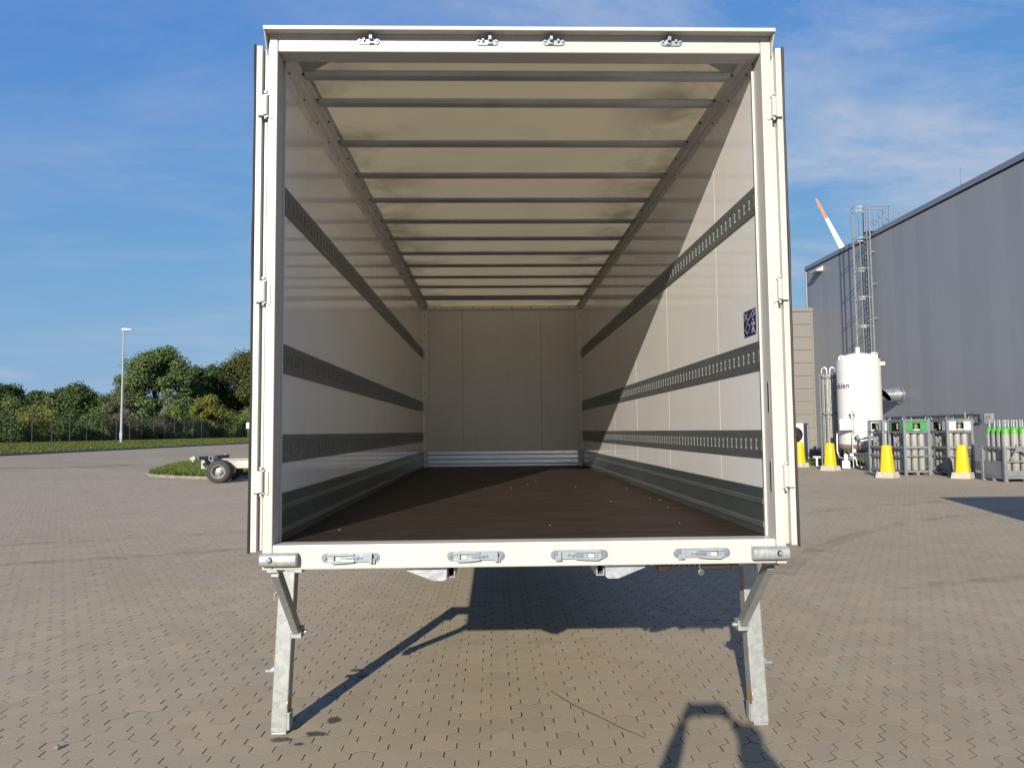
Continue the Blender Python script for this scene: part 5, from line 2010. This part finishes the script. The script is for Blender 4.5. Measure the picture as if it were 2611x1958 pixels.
for y in (0.55, 1.55):
    TRL(lambda b: (b.box(-0.75, 6.5, y - 0.06, y + 0.06, 0.80, 0.825), b.box(-0.75, 6.5, y - 0.06, y + 0.06, 0.50, 0.52), b.box(-0.75, 6.5, y - 0.012, y + 0.012, 0.52, 0.80)), 'long_beam', M['chassis'], bevel=0.003)
TRL(lambda b: [b.box(x, x + 0.10, 0.562, 1.538, 0.56, 0.78) for x in (-0.6, 1.2, 3.0, 4.8)], 'cross_beam', M['chassis'])
TRL(lambda b: b.beam((-0.72, -0.10, 0.895), (-0.22, 2.35, 0.895), 0.13, 0.13), 'bolster', M['navy'], bevel=0.008)
TRL(lambda b: b.beam((3.9, -0.15, 0.895), (3.9, 2.30, 0.895), 0.13, 0.13), 'bolster', M['navy'], bevel=0.008)
tb = TRL(lambda b: (b.box(-0.325, -0.315 + 0.13, -0.14, 0.5, 0.83, 0.845), b.box(-0.325, -0.185, -0.14, 0.5, 0.945, 0.96), b.box(-0.325, -0.311, -0.14, 0.5, 0.845, 0.945), b.box(-0.199, -0.185, -0.14, 0.5, 0.845, 0.945)), 'tube_socket', M['chassis'])
TRL(lambda b: b.box(-0.309, -0.201, -0.02, 0.5, 0.846, 0.944), 'socket_hole', M['hole'], tb)
for q, (x, y) in enumerate(((-0.84, -0.10), (-0.30, 2.30))):
    TRL(lambda b: (b.box(x - 0.07, x + 0.07, y - 0.07, y + 0.07, 0.86, 0.945), b.cyl((x, y, 0.945), (x, y, 0.99), 0.05, 12), b.cyl((x - 0.02, y - 0.02, 0.78), (x - 0.02, y - 0.02, 0.86), 0.05, 12),
                   b.box(x - 0.12, x - 0.06, y - 0.05, y + 0.03, 0.84, 0.94)), 'corner_lock', M['chassis'], bevel=0.006)
TRL(lambda b: b.prism([(0, 0), (0.38, 0), (0.20, -0.26), (0.12, -0.26)], (-0.62, 0.48, 0.82), (1, 0, 0), (0, 0, 1), (0, 0.03, 0)), 'gusset', M['navy'])
TRL(lambda b: b.box(-0.15, 0.15, 0.30, 1.80, 0.33, 0.49), 'axle', M['dark'])
for y, s_ in ((0.0, 1), (0.34, 0), (1.72, 0), (2.06, -1)):
    w_ = TRL(lambda b: b.lathe([(0.235, -0.10), (0.25, -0.135), (0.33, -0.145), (0.385, -0.125), (0.41, -0.10), (0.412, 0.10), (0.385, 0.125), (0.33, 0.145), (0.25, 0.135), (0.235, 0.10)], (0, y, 0.412), 44, 'y'), 'tyre', M['tyre'])
    if s_ == 1:
        TRL(lambda b: (b.lathe([(0.238, -0.10), (0.252, -0.137), (0.243, -0.143), (0.222, -0.125), (0.205, -0.10), (0.195, 0.03), (0.16, 0.055), (0.12, 0.05), (0.115, -0.02), (0.075, -0.03), (0.07, -0.06), (0.001, -0.065)], (0, y, 0.412), 44, 'y'), b.use(1),
                       [b.cyl((0.088 * math.cos(t), y - 0.028, 0.412 + 0.088 * math.sin(t)), (0.088 * math.cos(t), y - 0.062, 0.412 + 0.088 * math.sin(t)), 0.014, 6) for t in np.linspace(0, 2 * math.pi, 10, endpoint=False)], b.use(2),
                       [b.cyl((0.172 * math.cos(t), y + 0.038, 0.412 + 0.172 * math.sin(t)), (0.172 * math.cos(t), y + 0.052, 0.412 + 0.172 * math.sin(t)), 0.022, 10) for t in np.linspace(0.3, 2 * math.pi + .3, 8, endpoint=False)]), 'rim', [M['rim'], M['zinc'], M['hole']], w_)


# ---- grass: blades as small triangles
def grass_mesh(name, pts, hgt, m, wid=0.02):
    n = len(pts)
    a = rng.uniform(0, math.pi, n)
    h_ = hgt * rng.uniform(0.5, 1.2, n)
    w_ = wid * rng.uniform(0.6, 1.4, n)
    lean = rng.normal(0, 0.35, (n, 2)) * h_[:, None]
    V = np.zeros((n, 3, 3))
    V[:, 0] = pts + np.stack([-np.cos(a) * w_, -np.sin(a) * w_, -0.01 * np.ones(n)], 1)
    V[:, 1] = pts + np.stack([np.cos(a) * w_, np.sin(a) * w_, -0.01 * np.ones(n)], 1)
    V[:, 2] = pts + np.stack([lean[:, 0], lean[:, 1], h_], 1)
    tn = rng.uniform(0.55, 1.3, n)
    yel = rng.uniform(0, 1, n) ** 3
    tone = np.stack([tn * (1 + 0.7 * yel), tn, tn * (1 - 0.2 * yel), np.ones(n)], 1)
    o = np_mesh(name, V.reshape(-1, 3), np.arange(3 * n), np.full(n, 3), m, np.repeat(tone, 3, 0))
    return o


M['grass'] = leaf_material('grass blades', (0.105, 0.165, 0.038), 0.3)
M['turf'] = mat('turf soil', (0.07, 0.10, 0.028), 0.95, c2=(0.115, 0.12, 0.045), vscale=0.7)
M['verge'] = leaf_material('verge grass blades', (0.095, 0.14, 0.036), 0.3)

# island
ISL = np.array(ISLAND)


def shrink(poly, d):
    c = poly.copy()
    if area(c) < 0:
        return inset(c, -d)
    return inset(c, d)


def kerb_ring(name, outer, wdt, h_):
    outer = np.array(outer)
    inner = shrink(outer, wdt)
    b = MB()
    n = len(outer)
    for i in range(n):
        j = (i + 1) % n
        L_ = np.linalg.norm(outer[j] - outer[i])
        m_ = max(1, int(round(L_ / 0.9)))
        for q in range(m_):
            f0_, f1_ = q / m_ + 0.006 / max(L_, .1), (q + 1) / m_ - 0.006 / max(L_, .1)
            o0, o1 = outer[i] + (outer[j] - outer[i]) * f0_, outer[i] + (outer[j] - outer[i]) * f1_
            i0, i1 = inner[i] + (inner[j] - inner[i]) * f0_, inner[i] + (inner[j] - inner[i]) * f1_
            vs = []
            for zz in (-0.05, h_):
                for p_ in (o0, o1, i1, i0):
                    vs.append((p_[0], p_[1], float(H(p_[0])) + zz))
            b.add(vs, [(3, 2, 1, 0), (4, 5, 6, 7), (0, 1, 5, 4), (1, 2, 6, 5), (2, 3, 7, 6), (3, 0, 4, 7)])
    o = b.build(name, M['kerb'], None, 0.015)
    tag(o, kind='structure')


kerb_ring('island_kerb', ISL, 0.14, 0.10)
inn = shrink(ISL, 0.15)
b = MB()
cc = inn.mean(0)
vs = [(p[0], p[1], float(H(p[0])) + 0.085) for p in inn] + [(cc[0], cc[1], float(H(cc[0])) + 0.16)]
b.add(vs, [(i, (i + 1) % len(inn), len(inn)) for i in range(len(inn))], True)
tag(b.build('island_soil', M['turf']), kind='structure')
p = np.stack([rng.uniform(-16.6, -6.0, 90000), rng.uniform(25.6, 40.5, 90000)], 1)
p = p[inside([tuple(q) for q in inn], p[:, 0], p[:, 1])]
p3 = np.concatenate([p, (H(p[:, 0]) + 0.09)[:, None]], 1)
tag(grass_mesh('grass', p3, 0.20, M['grass'], 0.026), 'bright green grass on the kerbed island behind the chassis trailer', 'grass', kind='stuff')

# verge beyond the kerb, up to the trees
b = MB()
y = 20.0
while y < 135:
    b.box(KERB_X - 0.15, KERB_X, y + 0.006, y + 0.994, float(H(KERB_X)) - 0.1, float(H(KERB_X)) + 0.11)
    y += 1.0
tag(b.build('verge_kerb', mat('weathered kerb', (0.15, 0.14, 0.125), 0.9, var=0.2), None, 0.012), kind='structure')
sheet('verge', [-140, -60, -48, -44, -40, -38, -36, -35, -34, -33, -32, -31, -30, -29, -28, -27, -26.3, KERB_X - 0.14], [10, 40, 70, 100, 135, 260], 0.07, M['turf'])
p = np.stack([rng.uniform(-36.5, KERB_X - 0.16, 110000), 28 + 105 * rng.uniform(0, 1, 110000) ** 1.4], 1)
p3 = np.concatenate([p, (H(p[:, 0]) + 0.07)[:, None]], 1)
tag(grass_mesh('grass', p3, 0.13, M['verge'], 0.035), 'strip of mown grass on the verge between kerb and fence', 'grass', kind='stuff')
# small grass patch at the foot of the warehouse
p = np.stack([rng.uniform(15.0, 19.7, 16000), rng.uniform(31.2, 35.6, 16000)], 1)
p3 = np.concatenate([p, np.zeros((len(p), 1)) + 0.012], 1)
tag(grass_mesh('grass', p3, 0.12, M['grass'], 0.022), 'small patch of grass between the finned tubes and the fan unit', 'grass', kind='stuff')
tag(sheet('grass_bed', [15.0, 19.79], [31.2, 35.6], 0.008, M['turf']), kind='structure')

# lamp
lp = empty('street_lamp', 'tall slim pale street lamp with a flat head on the grass verge', 'street lamp', (-30.5, 57.3, float(H(-30.5))))
b = MB()
b.cyl((0, 0, 0), (0, 0, 9.35), 0.115, 14, 0.05)
b.build('pole', M['lamp_pole'], lp)
b = MB()
b.prism([(-0.12, -0.05), (-0.12, 0.14), (0.15, 0.17), (0.75, 0.075), (0.75, 0.03), (0.10, 0.0)], (0, -0.11, 9.33), (1, 0, 0), (0, 0, 1), (0, 0.22, 0))
b.build('lamp_head', M['board_white'], lp, 0.02)
b = MB()
b.box(-0.10, 0.10, -0.10, 0.10, 0.5, 0.95)
b.build('access_hatch', M['lamp_pole'], lp)

# sign near the fence
sn = empty('yard_sign', 'small white sign on a thin post by the far end of the fence', 'sign', (-29.2, 84.5, float(H(-29.2))))
b = MB()
b.cyl((0, 0, 0), (0, 0, 2.05), 0.035, 8)
b.build('post', M['galv_far'], sn)
b = MB()
b.box(-0.21, 0.21, -0.05, -0.037, 1.42, 2.12)
b.build('plate', M['board_white'], sn)
b = MB()
b.box(-0.03, 0.03, -0.053, -0.0505, 1.55, 2.0)
b.build('stripe', M['ac_grey'], sn)

# fence along the verge
FX = -35.4
fz = float(H(FX)) + 0.05
fe = empty('mesh_fence', 'long dark green mesh fence on slim posts between the verge and the trees', 'fence', (FX, 80, fz))
b = MB()
b.box(-0.03, 0.03, -0.03, 0.03, -0.1, 2.45)
post0 = None
pos = list(np.arange(36.0, 134.0, 2.52))
for y in pos:
    if post0 is None:
        post0 = b.build('post', M['fence'], fe)
        o = post0
    else:
        o = post0.copy()
        col.objects.link(o)
    o.location = (0, y - 80, 0)
b = MB()
for k in range(11):
    z = 0.05 + 0.215 * k
    b.box(-0.004, 0.004, 0.035, 2.485, z, z + 0.006)
for y in np.arange(0.2, 2.45, 0.20):
    b.box(-0.0025, 0.0025, y - 0.0025, y + 0.0025, 0.0, 2.36)
pan0 = None
for y in pos[:-1]:
    if pan0 is None:
        pan0 = b.build('mesh_panel', M['fence'], fe)
        o = pan0
    else:
        o = pan0.copy()
        col.objects.link(o)
    o.location = (0, y - 80, 0)


# ---- foliage
def leaves(lobes, n, size, shell=0.55, flat=0.75):
    """n small leaf-cluster faces spread through a set of lobes (cx, cy, cz, rx, ry, rz)"""
    lob = np.array(lobes, float)
    wgt = (lob[:, 3] * lob[:, 5]) ** 0.9
    idx = rng.choice(len(lob), n, p=wgt / wgt.sum())
    d = rng.normal(0, 1, (n, 3))
    d /= np.linalg.norm(d, axis=1)[:, None]
    r = shell + (1 - shell) * rng.uniform(0, 1, n) ** 0.6
    r *= 1 + rng.normal(0, 0.17, n)
    # ragged clumps: bunch directions a little
    c = lob[idx, :3] + d * lob[idx, 3:] * r[:, None]
    nrm = d * 0.8 + rng.normal(0, 0.6, (n, 3)) + np.array([0, 0, 0.35])
    nrm /= np.linalg.norm(nrm, axis=1)[:, None]
    u = np.cross(nrm, rng.normal(0, 1, (n, 3)))
    u /= np.linalg.norm(u, axis=1)[:, None]
    v = np.cross(nrm, u)
    s = size * rng.uniform(0.5, 1.35, n)
    V = np.stack([c + u * s[:, None], c + v * (s * flat)[:, None], c - u * (s * 0.9)[:, None], c - v * (s * flat * 0.8)[:, None]], 1)
    per_lobe = rng.normal(1.0, 0.10, len(lob))
    tn = rng.uniform(0.75, 1.25, n) * per_lobe[idx]
    hue = rng.normal(0, 0.06, n)
    tone = np.stack([tn * (1 + hue), tn, tn * (1 - hue), np.ones(n)], 1)
    return V.reshape(-1, 3), np.repeat(tone, 4, 0)


def crown_lobes(w, h, z0, n, squash=0.8, lob=0.42, seed=0):
    r_ = random.Random(seed)
    res = []
    for k in range(n):
        a = r_.uniform(0, 2 * math.pi)
        q = math.sqrt(r_.random())
        zz = r_.random()
        prof_ = math.sin(math.pi * (0.16 + 0.76 * zz)) ** 0.7
        rr_2 = w / 2 * prof_ * q * 0.82
        s_ = w / 2 * lob * r_.uniform(0.55, 1.1)
        res.append((rr_2 * math.cos(a), rr_2 * math.sin(a), z0 + (h - z0) * (0.10 + 0.82 * zz) - s_ * 0.1, s_, s_, s_ * squash))
    return res


def tree(name, label, cat, x, y, h, w, n, m, z0=None, nl=22, size=0.20, seed=1, trunk=0.16, group=None, shell=0.5, lob=0.42, wide=None):
    g = float(H(x)) + 0.02
    z0 = h * 0.22 if z0 is None else z0
    root = empty(name, label, cat, (x, y, g), 0, group)
    lb = crown_lobes(w, h, z0, nl, seed=seed, lob=lob)
    if wide:
        lb += wide
    V, tone = leaves(lb, n, size, shell)
    V[:, 2] = np.maximum(V[:, 2], 0.03)
    np_mesh('crown', V, np.arange(len(V)), np.full(len(V) // 4, 4), m, tone, parent=root)
    b = MB()
    r_ = random.Random(seed + 5)
    b.tube([(0, 0, -0.2), (r_.uniform(-.1, .1), 0, h * 0.3), (r_.uniform(-.3, .3), r_.uniform(-.2, .2), h * 0.75)], trunk, 8)
    for k in range(min(9, nl)):
        l_ = lb[k]
        zs_ = max(0.15 * h, l_[2] * 0.45)
        b.tube([(0, 0, zs_), (l_[0] * 0.5, l_[1] * 0.5, (zs_ + l_[2]) / 2 - 0.1), (l_[0], l_[1], l_[2])], trunk * 0.35, 6)
    b.build('trunk', M['bark'], root)
    return root


G1 = leaf_material('grey green leaves', (0.105, 0.150, 0.052))
G2 = leaf_material('dark green leaves', (0.055, 0.098, 0.028))
G3 = leaf_material('olive leaves', (0.085, 0.098, 0.024))
G4 = leaf_material('yellow green leaves', (0.17, 0.175, 0.035))
G5 = leaf_material('mid green leaves', (0.095, 0.135, 0.038))
G6 = leaf_material('reddish brown leaves', (0.115, 0.092, 0.055))
G7 = leaf_material('fresh green leaves', (0.13, 0.185, 0.052))
G8 = leaf_material('pale willow leaves', (0.130, 0.155, 0.080))

TG = 'trees beyond the fence'
BG = 'bushes along the fence'
tree('broadleaf_tree', 'tallest grey green tree rising just right of the street lamp', 'tree', -50.2, 106.6, 13.9, 12.4, 52000, G1, 0.8, 80, 0.17, 11, 0.28, TG, 0.3, 0.27)
tree('broadleaf_tree', 'darker lower tree between the tallest tree and the olive tree by the truck', 'tree', -48.6, 121.0, 12.4, 11.5, 34000, G2, 0.8, 56, 0.18, 12, 0.24, TG, 0.3, 0.29)
tree('broadleaf_tree', 'big dark olive tree partly hidden by the left folded door', 'tree', -42.2, 124.0, 14.6, 15.0, 54000, G3, 0.6, 80, 0.18, 13, 0.3, TG, 0.35, 0.29)
tree('shrub', 'yellowing shrub glowing at the foot of the olive tree', 'shrub', -37.4, 93.0, 5.8, 4.6, 13000, G4, 0.3, 22, 0.12, 14, 0.08, BG)
tree('broadleaf_tree', 'dark round crown at the left of the row of far trees', 'tree', -67.0, 106.4, 7.4, 6.0, 18000, G2, 1.0, 30, 0.16, 15, 0.18, TG)
tree('broadleaf_tree', 'dark round crown in the middle of the row of far trees', 'tree', -63.5, 106.0, 7.5, 6.0, 18000, G2, 1.0, 30, 0.16, 16, 0.18, TG)
tree('broadleaf_tree', 'wide dark crown at the right of the row of far trees', 'tree', -58.0, 101.4, 7.6, 7.4, 22000, G2, 0.8, 34, 0.16, 17, 0.2, TG)
tree('broadleaf_tree', 'dark tree at the far left edge of the picture', 'tree', -66.0, 97.0, 7.6, 6.5, 18000, G2, 0.8, 30, 0.16, 18, 0.18, TG)
tree('broadleaf_tree', 'small green tree in front of the dark far tree at the left edge', 'tree', -52.6, 79.0, 5.0, 4.6, 12000, G5, 0.3, 24, 0.13, 19, 0.12, TG)
tree('broadleaf_tree', 'light green tree with drooping yellowish twigs left of the street lamp', 'tree', -46.0, 73.5, 4.8, 4.8, 13000, G5, 0.3, 24, 0.13, 20, 0.12, TG)
tree('sparse_tree', 'thin airy tree with sky showing through left of the street lamp', 'tree', -44.4, 81.6, 5.2, 3.6, 3200, G5, 0.6, 18, 0.11, 21, 0.07, TG, 0.3, 0.5)
tree('willow', 'pale feathery willow standing directly behind the street lamp', 'tree', -40.0, 76.4, 5.3, 3.6, 14000, G8, 0.2, 24, 0.10, 22, 0.1, TG)
bl_ = [(-38.4, 54.6, 1.9, 3.2, G5, 'low green bush at the left end of the fence', 2600), (-37.9, 58.2, 2.6, 3.6, G4, 'round yellow green bush behind the left part of the fence', 3600),
       (-38.6, 63.3, 2.0, 3.0, G2, 'dark low bush shaded behind the fence left of the lamp', 2600), (-37.8, 66.6, 2.6, 3.0, G5, 'green bush behind the fence a little left of the lamp', 2800),
       (-37.8, 70.6, 2.2, 4.6, G6, 'reddish brown bush behind the fence just left of the lamp', 4200), (-37.6, 75.0, 2.2, 3.4, G2, 'dark green bush at the foot of the lamp', 2600),
       (-37.8, 79.2, 2.3, 4.8, G6, 'reddish brown bush behind the fence just right of the lamp', 4200), (-37.5, 84.8, 3.6, 4.6, G7, 'fresh green bush under the tallest tree', 4600),
       (-37.4, 90.0, 2.8, 3.6, G7, 'light green bush right of the tallest tree', 3200), (-37.2, 96.4, 3.0, 4.2, G5, 'green bush under the yellowing shrub', 3200),
       (-37.0, 104.0, 4.2, 5.2, G7, 'tall fresh green bush below the olive tree', 4600), (-37.0, 112.0, 4.2, 6.0, G7, 'light green bush beside the folded door', 4200)]
for k, (x, y, h_, w_, m_, lab, n_) in enumerate(bl_):
    tree('bush', lab, 'bush', x, y, h_ + 0.2, w_, n_ * 2, m_, 0.0, 20, 0.09, 40 + k, 0.04, BG, 0.4, 0.5)

# undergrowth filling the strip behind the bushes, and the wood that closes the horizon
lb = []
for k in range(150):
    x, y = random.uniform(-47, -38.5), random.uniform(44, 128)
    s_ = random.uniform(0.8, 1.5)
    lb.append((x, y, float(H(x)) + 0.5, s_ * 1.3, s_ * 1.3, s_))
V, tone = leaves(lb, 60000, 0.13, 0.3)
o = np_mesh('undergrowth', V, np.arange(len(V)), np.full(len(V) // 4, 4), leaf_material('undergrowth leaves', (0.058, 0.082, 0.026)), tone)
tag(o, 'tangled dark undergrowth filling the strip behind the fence', 'undergrowth', kind='stuff')
lb = []
for k in range(230):
    a = R(random.uniform(-62, 24))
    d_ = random.uniform(190, 260)
    x, y = d_ * math.sin(a), d_ * math.cos(a)
    s_ = random.uniform(3.0, 5.0)
    lb.append((x, y, 1.2 + random.uniform(0.5, 2.2), s_ * 1.8, s_ * 1.8, s_))
V, tone = leaves(lb, 46000, 0.55, 0.5)
o = np_mesh('far_wood', V, np.arange(len(V)), np.full(len(V) // 4, 4), leaf_material('far wood leaves', (0.055, 0.085, 0.040)), tone)
tag(o, 'low far-off wood along the horizon behind the trees', 'wood', kind='stuff')

# ================================================================ the photographer, behind the camera: only the shadow is in the picture
def person():
    F = Vector((math.sin(yaw), math.cos(yaw), 0))
    Rr = Vector((math.cos(yaw), -math.sin(yaw), 0))
    base = Vector((CAM.x, CAM.y, 0))

    def q(x, y, z):
        return base + Rr * x + F * y + Vector((0, 0, CAM.z + z))
    root = empty('person', 'person in a dark jacket holding up a phone, casting a shadow on the pavers', 'person', tuple(base + Rr * 0.1 - F * 0.55))
    off = -Vector(root.location)

    def skin(name, joints, edges, radii, m, parent=root, sub=2, root_i=0):
        me = bpy.data.meshes.new(name)
        me.from_pydata([tuple(Vector(j) + off) for j in joints], edges, [])
        o = bpy.data.objects.new(name, me)
        col.objects.link(o)
        o.parent = parent
        sk_ = o.modifiers.new('skin', 'SKIN')
        for i, r_ in enumerate(radii):
            rr_3 = r_ if isinstance(r_, tuple) else (r_, r_)
            me.skin_vertices[0].data[i].radius = rr_3
        me.skin_vertices[0].data[root_i].use_root = True
        sk_.use_smooth_shade = True
        ss = o.modifiers.new('sub', 'SUBSURF')
        ss.levels = ss.render_levels = sub
        me.materials.append(m)
        return o
    cx = 0.12
    J = [q(cx, -.55, -.86), q(cx, -.56, -.66), q(cx, -.55, -.45), q(cx, -.535, -.32), q(cx, -.51, -.245),           # 0-4 pelvis..neck
         q(cx - .10, -.55, -.90), q(cx - .11, -.53, -1.29), q(cx - .12, -.56, -1.70), q(cx - .12, -.42, -1.73),       # 5-8 left leg
         q(cx + .10, -.55, -.90), q(cx + .11, -.53, -1.29), q(cx + .12, -.56, -1.70), q(cx + .13, -.42, -1.73),       # 9-12 right leg
         q(cx - .17, -.535, -.345), q(-.34, -.36, -.40), q(-.155, -.085, -.075),                                      # 13-15 left arm
         q(cx + .17, -.535, -.345), q(.36, -.36, -.37), q(.135, -.085, -.075),                                        # 16-18 right arm
         q(cx, -.505, -.20), q(cx, -.495, -.12), q(cx, -.50, -.03)]                                                 # 19-21 head
    Ed = [(0, 1), (1, 2), (2, 3), (3, 4), (0, 5), (5, 6), (6, 7), (7, 8), (0, 9), (9, 10), (10, 11), (11, 12), (3, 13), (13, 14), (14, 15), (3, 16), (16, 17), (17, 18), (4, 19), (19, 20), (20, 21)]
    rad = [(.15, .11), (.145, .105), (.165, .115), (.13, .09), .058, .085, .062, .045, .04, .085, .062, .045, .04, .065, .05, .033, .065, .05, .033, .062, (.078, .095), (.07, .085)]
    skin('body', J, Ed, rad, M['skin'])
    # clothing over the body
    skin('jacket', [J[0] + Vector((0, 0, .02)), J[1], J[2], J[3], J[13], J[14], J[15] * .82 + J[14] * .18, J[16], J[17], J[18] * .82 + J[17] * .18],
         [(0, 1), (1, 2), (2, 3), (3, 4), (4, 5), (5, 6), (3, 7), (7, 8), (8, 9)], [(.175, .135), (.165, .125), (.185, .135), (.14, .10), .08, .062, .046, .08, .062, .046], M['jacket'])
    skin('trousers', [J[0], J[5], J[6], J[7], J[9], J[10], J[11]], [(0, 1), (1, 2), (2, 3), (0, 4), (4, 5), (5, 6)], [(.16, .125), .10, .078, .062, .10, .078, .062], M['jeans'])
    skin('shoe', [J[7], J[8]], [(0, 1)], [(.055, .05), (.05, .035)], M['dark'])
    skin('shoe', [J[11], J[12]], [(0, 1)], [(.055, .05), (.05, .035)], M['dark'])
    skin('hair', [q(cx, -.54, -.08), q(cx, -.52, .0), q(cx, -.47, .03)], [(0, 1), (1, 2)], [(.08, .07), (.085, .08), (.06, .05)], M['hair'])
    b = MB(tuple(off))
    hc = q(cx, -.40, -.125)
    b.lathe([(0.002, 0.02), (0.016, 0.0), (0.012, -0.02)], hc, 10)
    for dx in (-.035, .035):
        b.lathe([(0.001, .008), (.008, 0), (.001, -.008)], q(cx + dx, -.405, -.095), 8)
    b.build('nose_and_eyes', M['skin'], root)
    for sg in (-1, 1):
        ph = Vector((0.072 * sg + (-0.012 if sg < 0 else 0.0), -.035, -.035))
        palm = q(-.122 if sg < 0 else .102, -.058, -.038)
        w_ = J[15] if sg < 0 else J[18]
        js, es, rs = [w_, palm], [(0, 1)], [.026, (.036, .020)]
        for k in range(4):
            a = palm + Rr * (-sg * .004) + Vector((0, 0, .028 - .018 * k)) + F * .02
            c = a + F * .045 + Rr * (-sg * .006)
            e = c + Rr * (-sg * (.035 - .004 * abs(k - 1))) + F * .004
            i0 = len(js)
            js += [a, c, e]
            es += [(1, i0), (i0, i0 + 1), (i0 + 1, i0 + 2)]
            rs += [.010, .0085, .0075]
        i0 = len(js)
        js += [palm + Rr * (-sg * .025) + Vector((0, 0, -.012)), palm + Rr * (-sg * .055) + Vector((0, 0, .004)) - F * .004]
        es += [(1, i0), (i0, i0 + 1)]
        rs += [.011, .009]
        skin('hand', js, es, rs, M['skin'])
    return q, F, Rr


q, F, Rr = person()
ph = MB()
ph.prism(rounded(0.170, 0.080, 0.010), (0, 0, 0), (1, 0, 0), (0, 0, 1), (0, 0.009, 0))
po = ph.build('phone', M['phone'], None, 0.002)
po.location = q(-0.012, -0.036, -0.034)
po.rotation_euler = (R(3.7), 0, -yaw)
tag(po, 'black smartphone held up sideways in both hands of the photographer', 'phone')
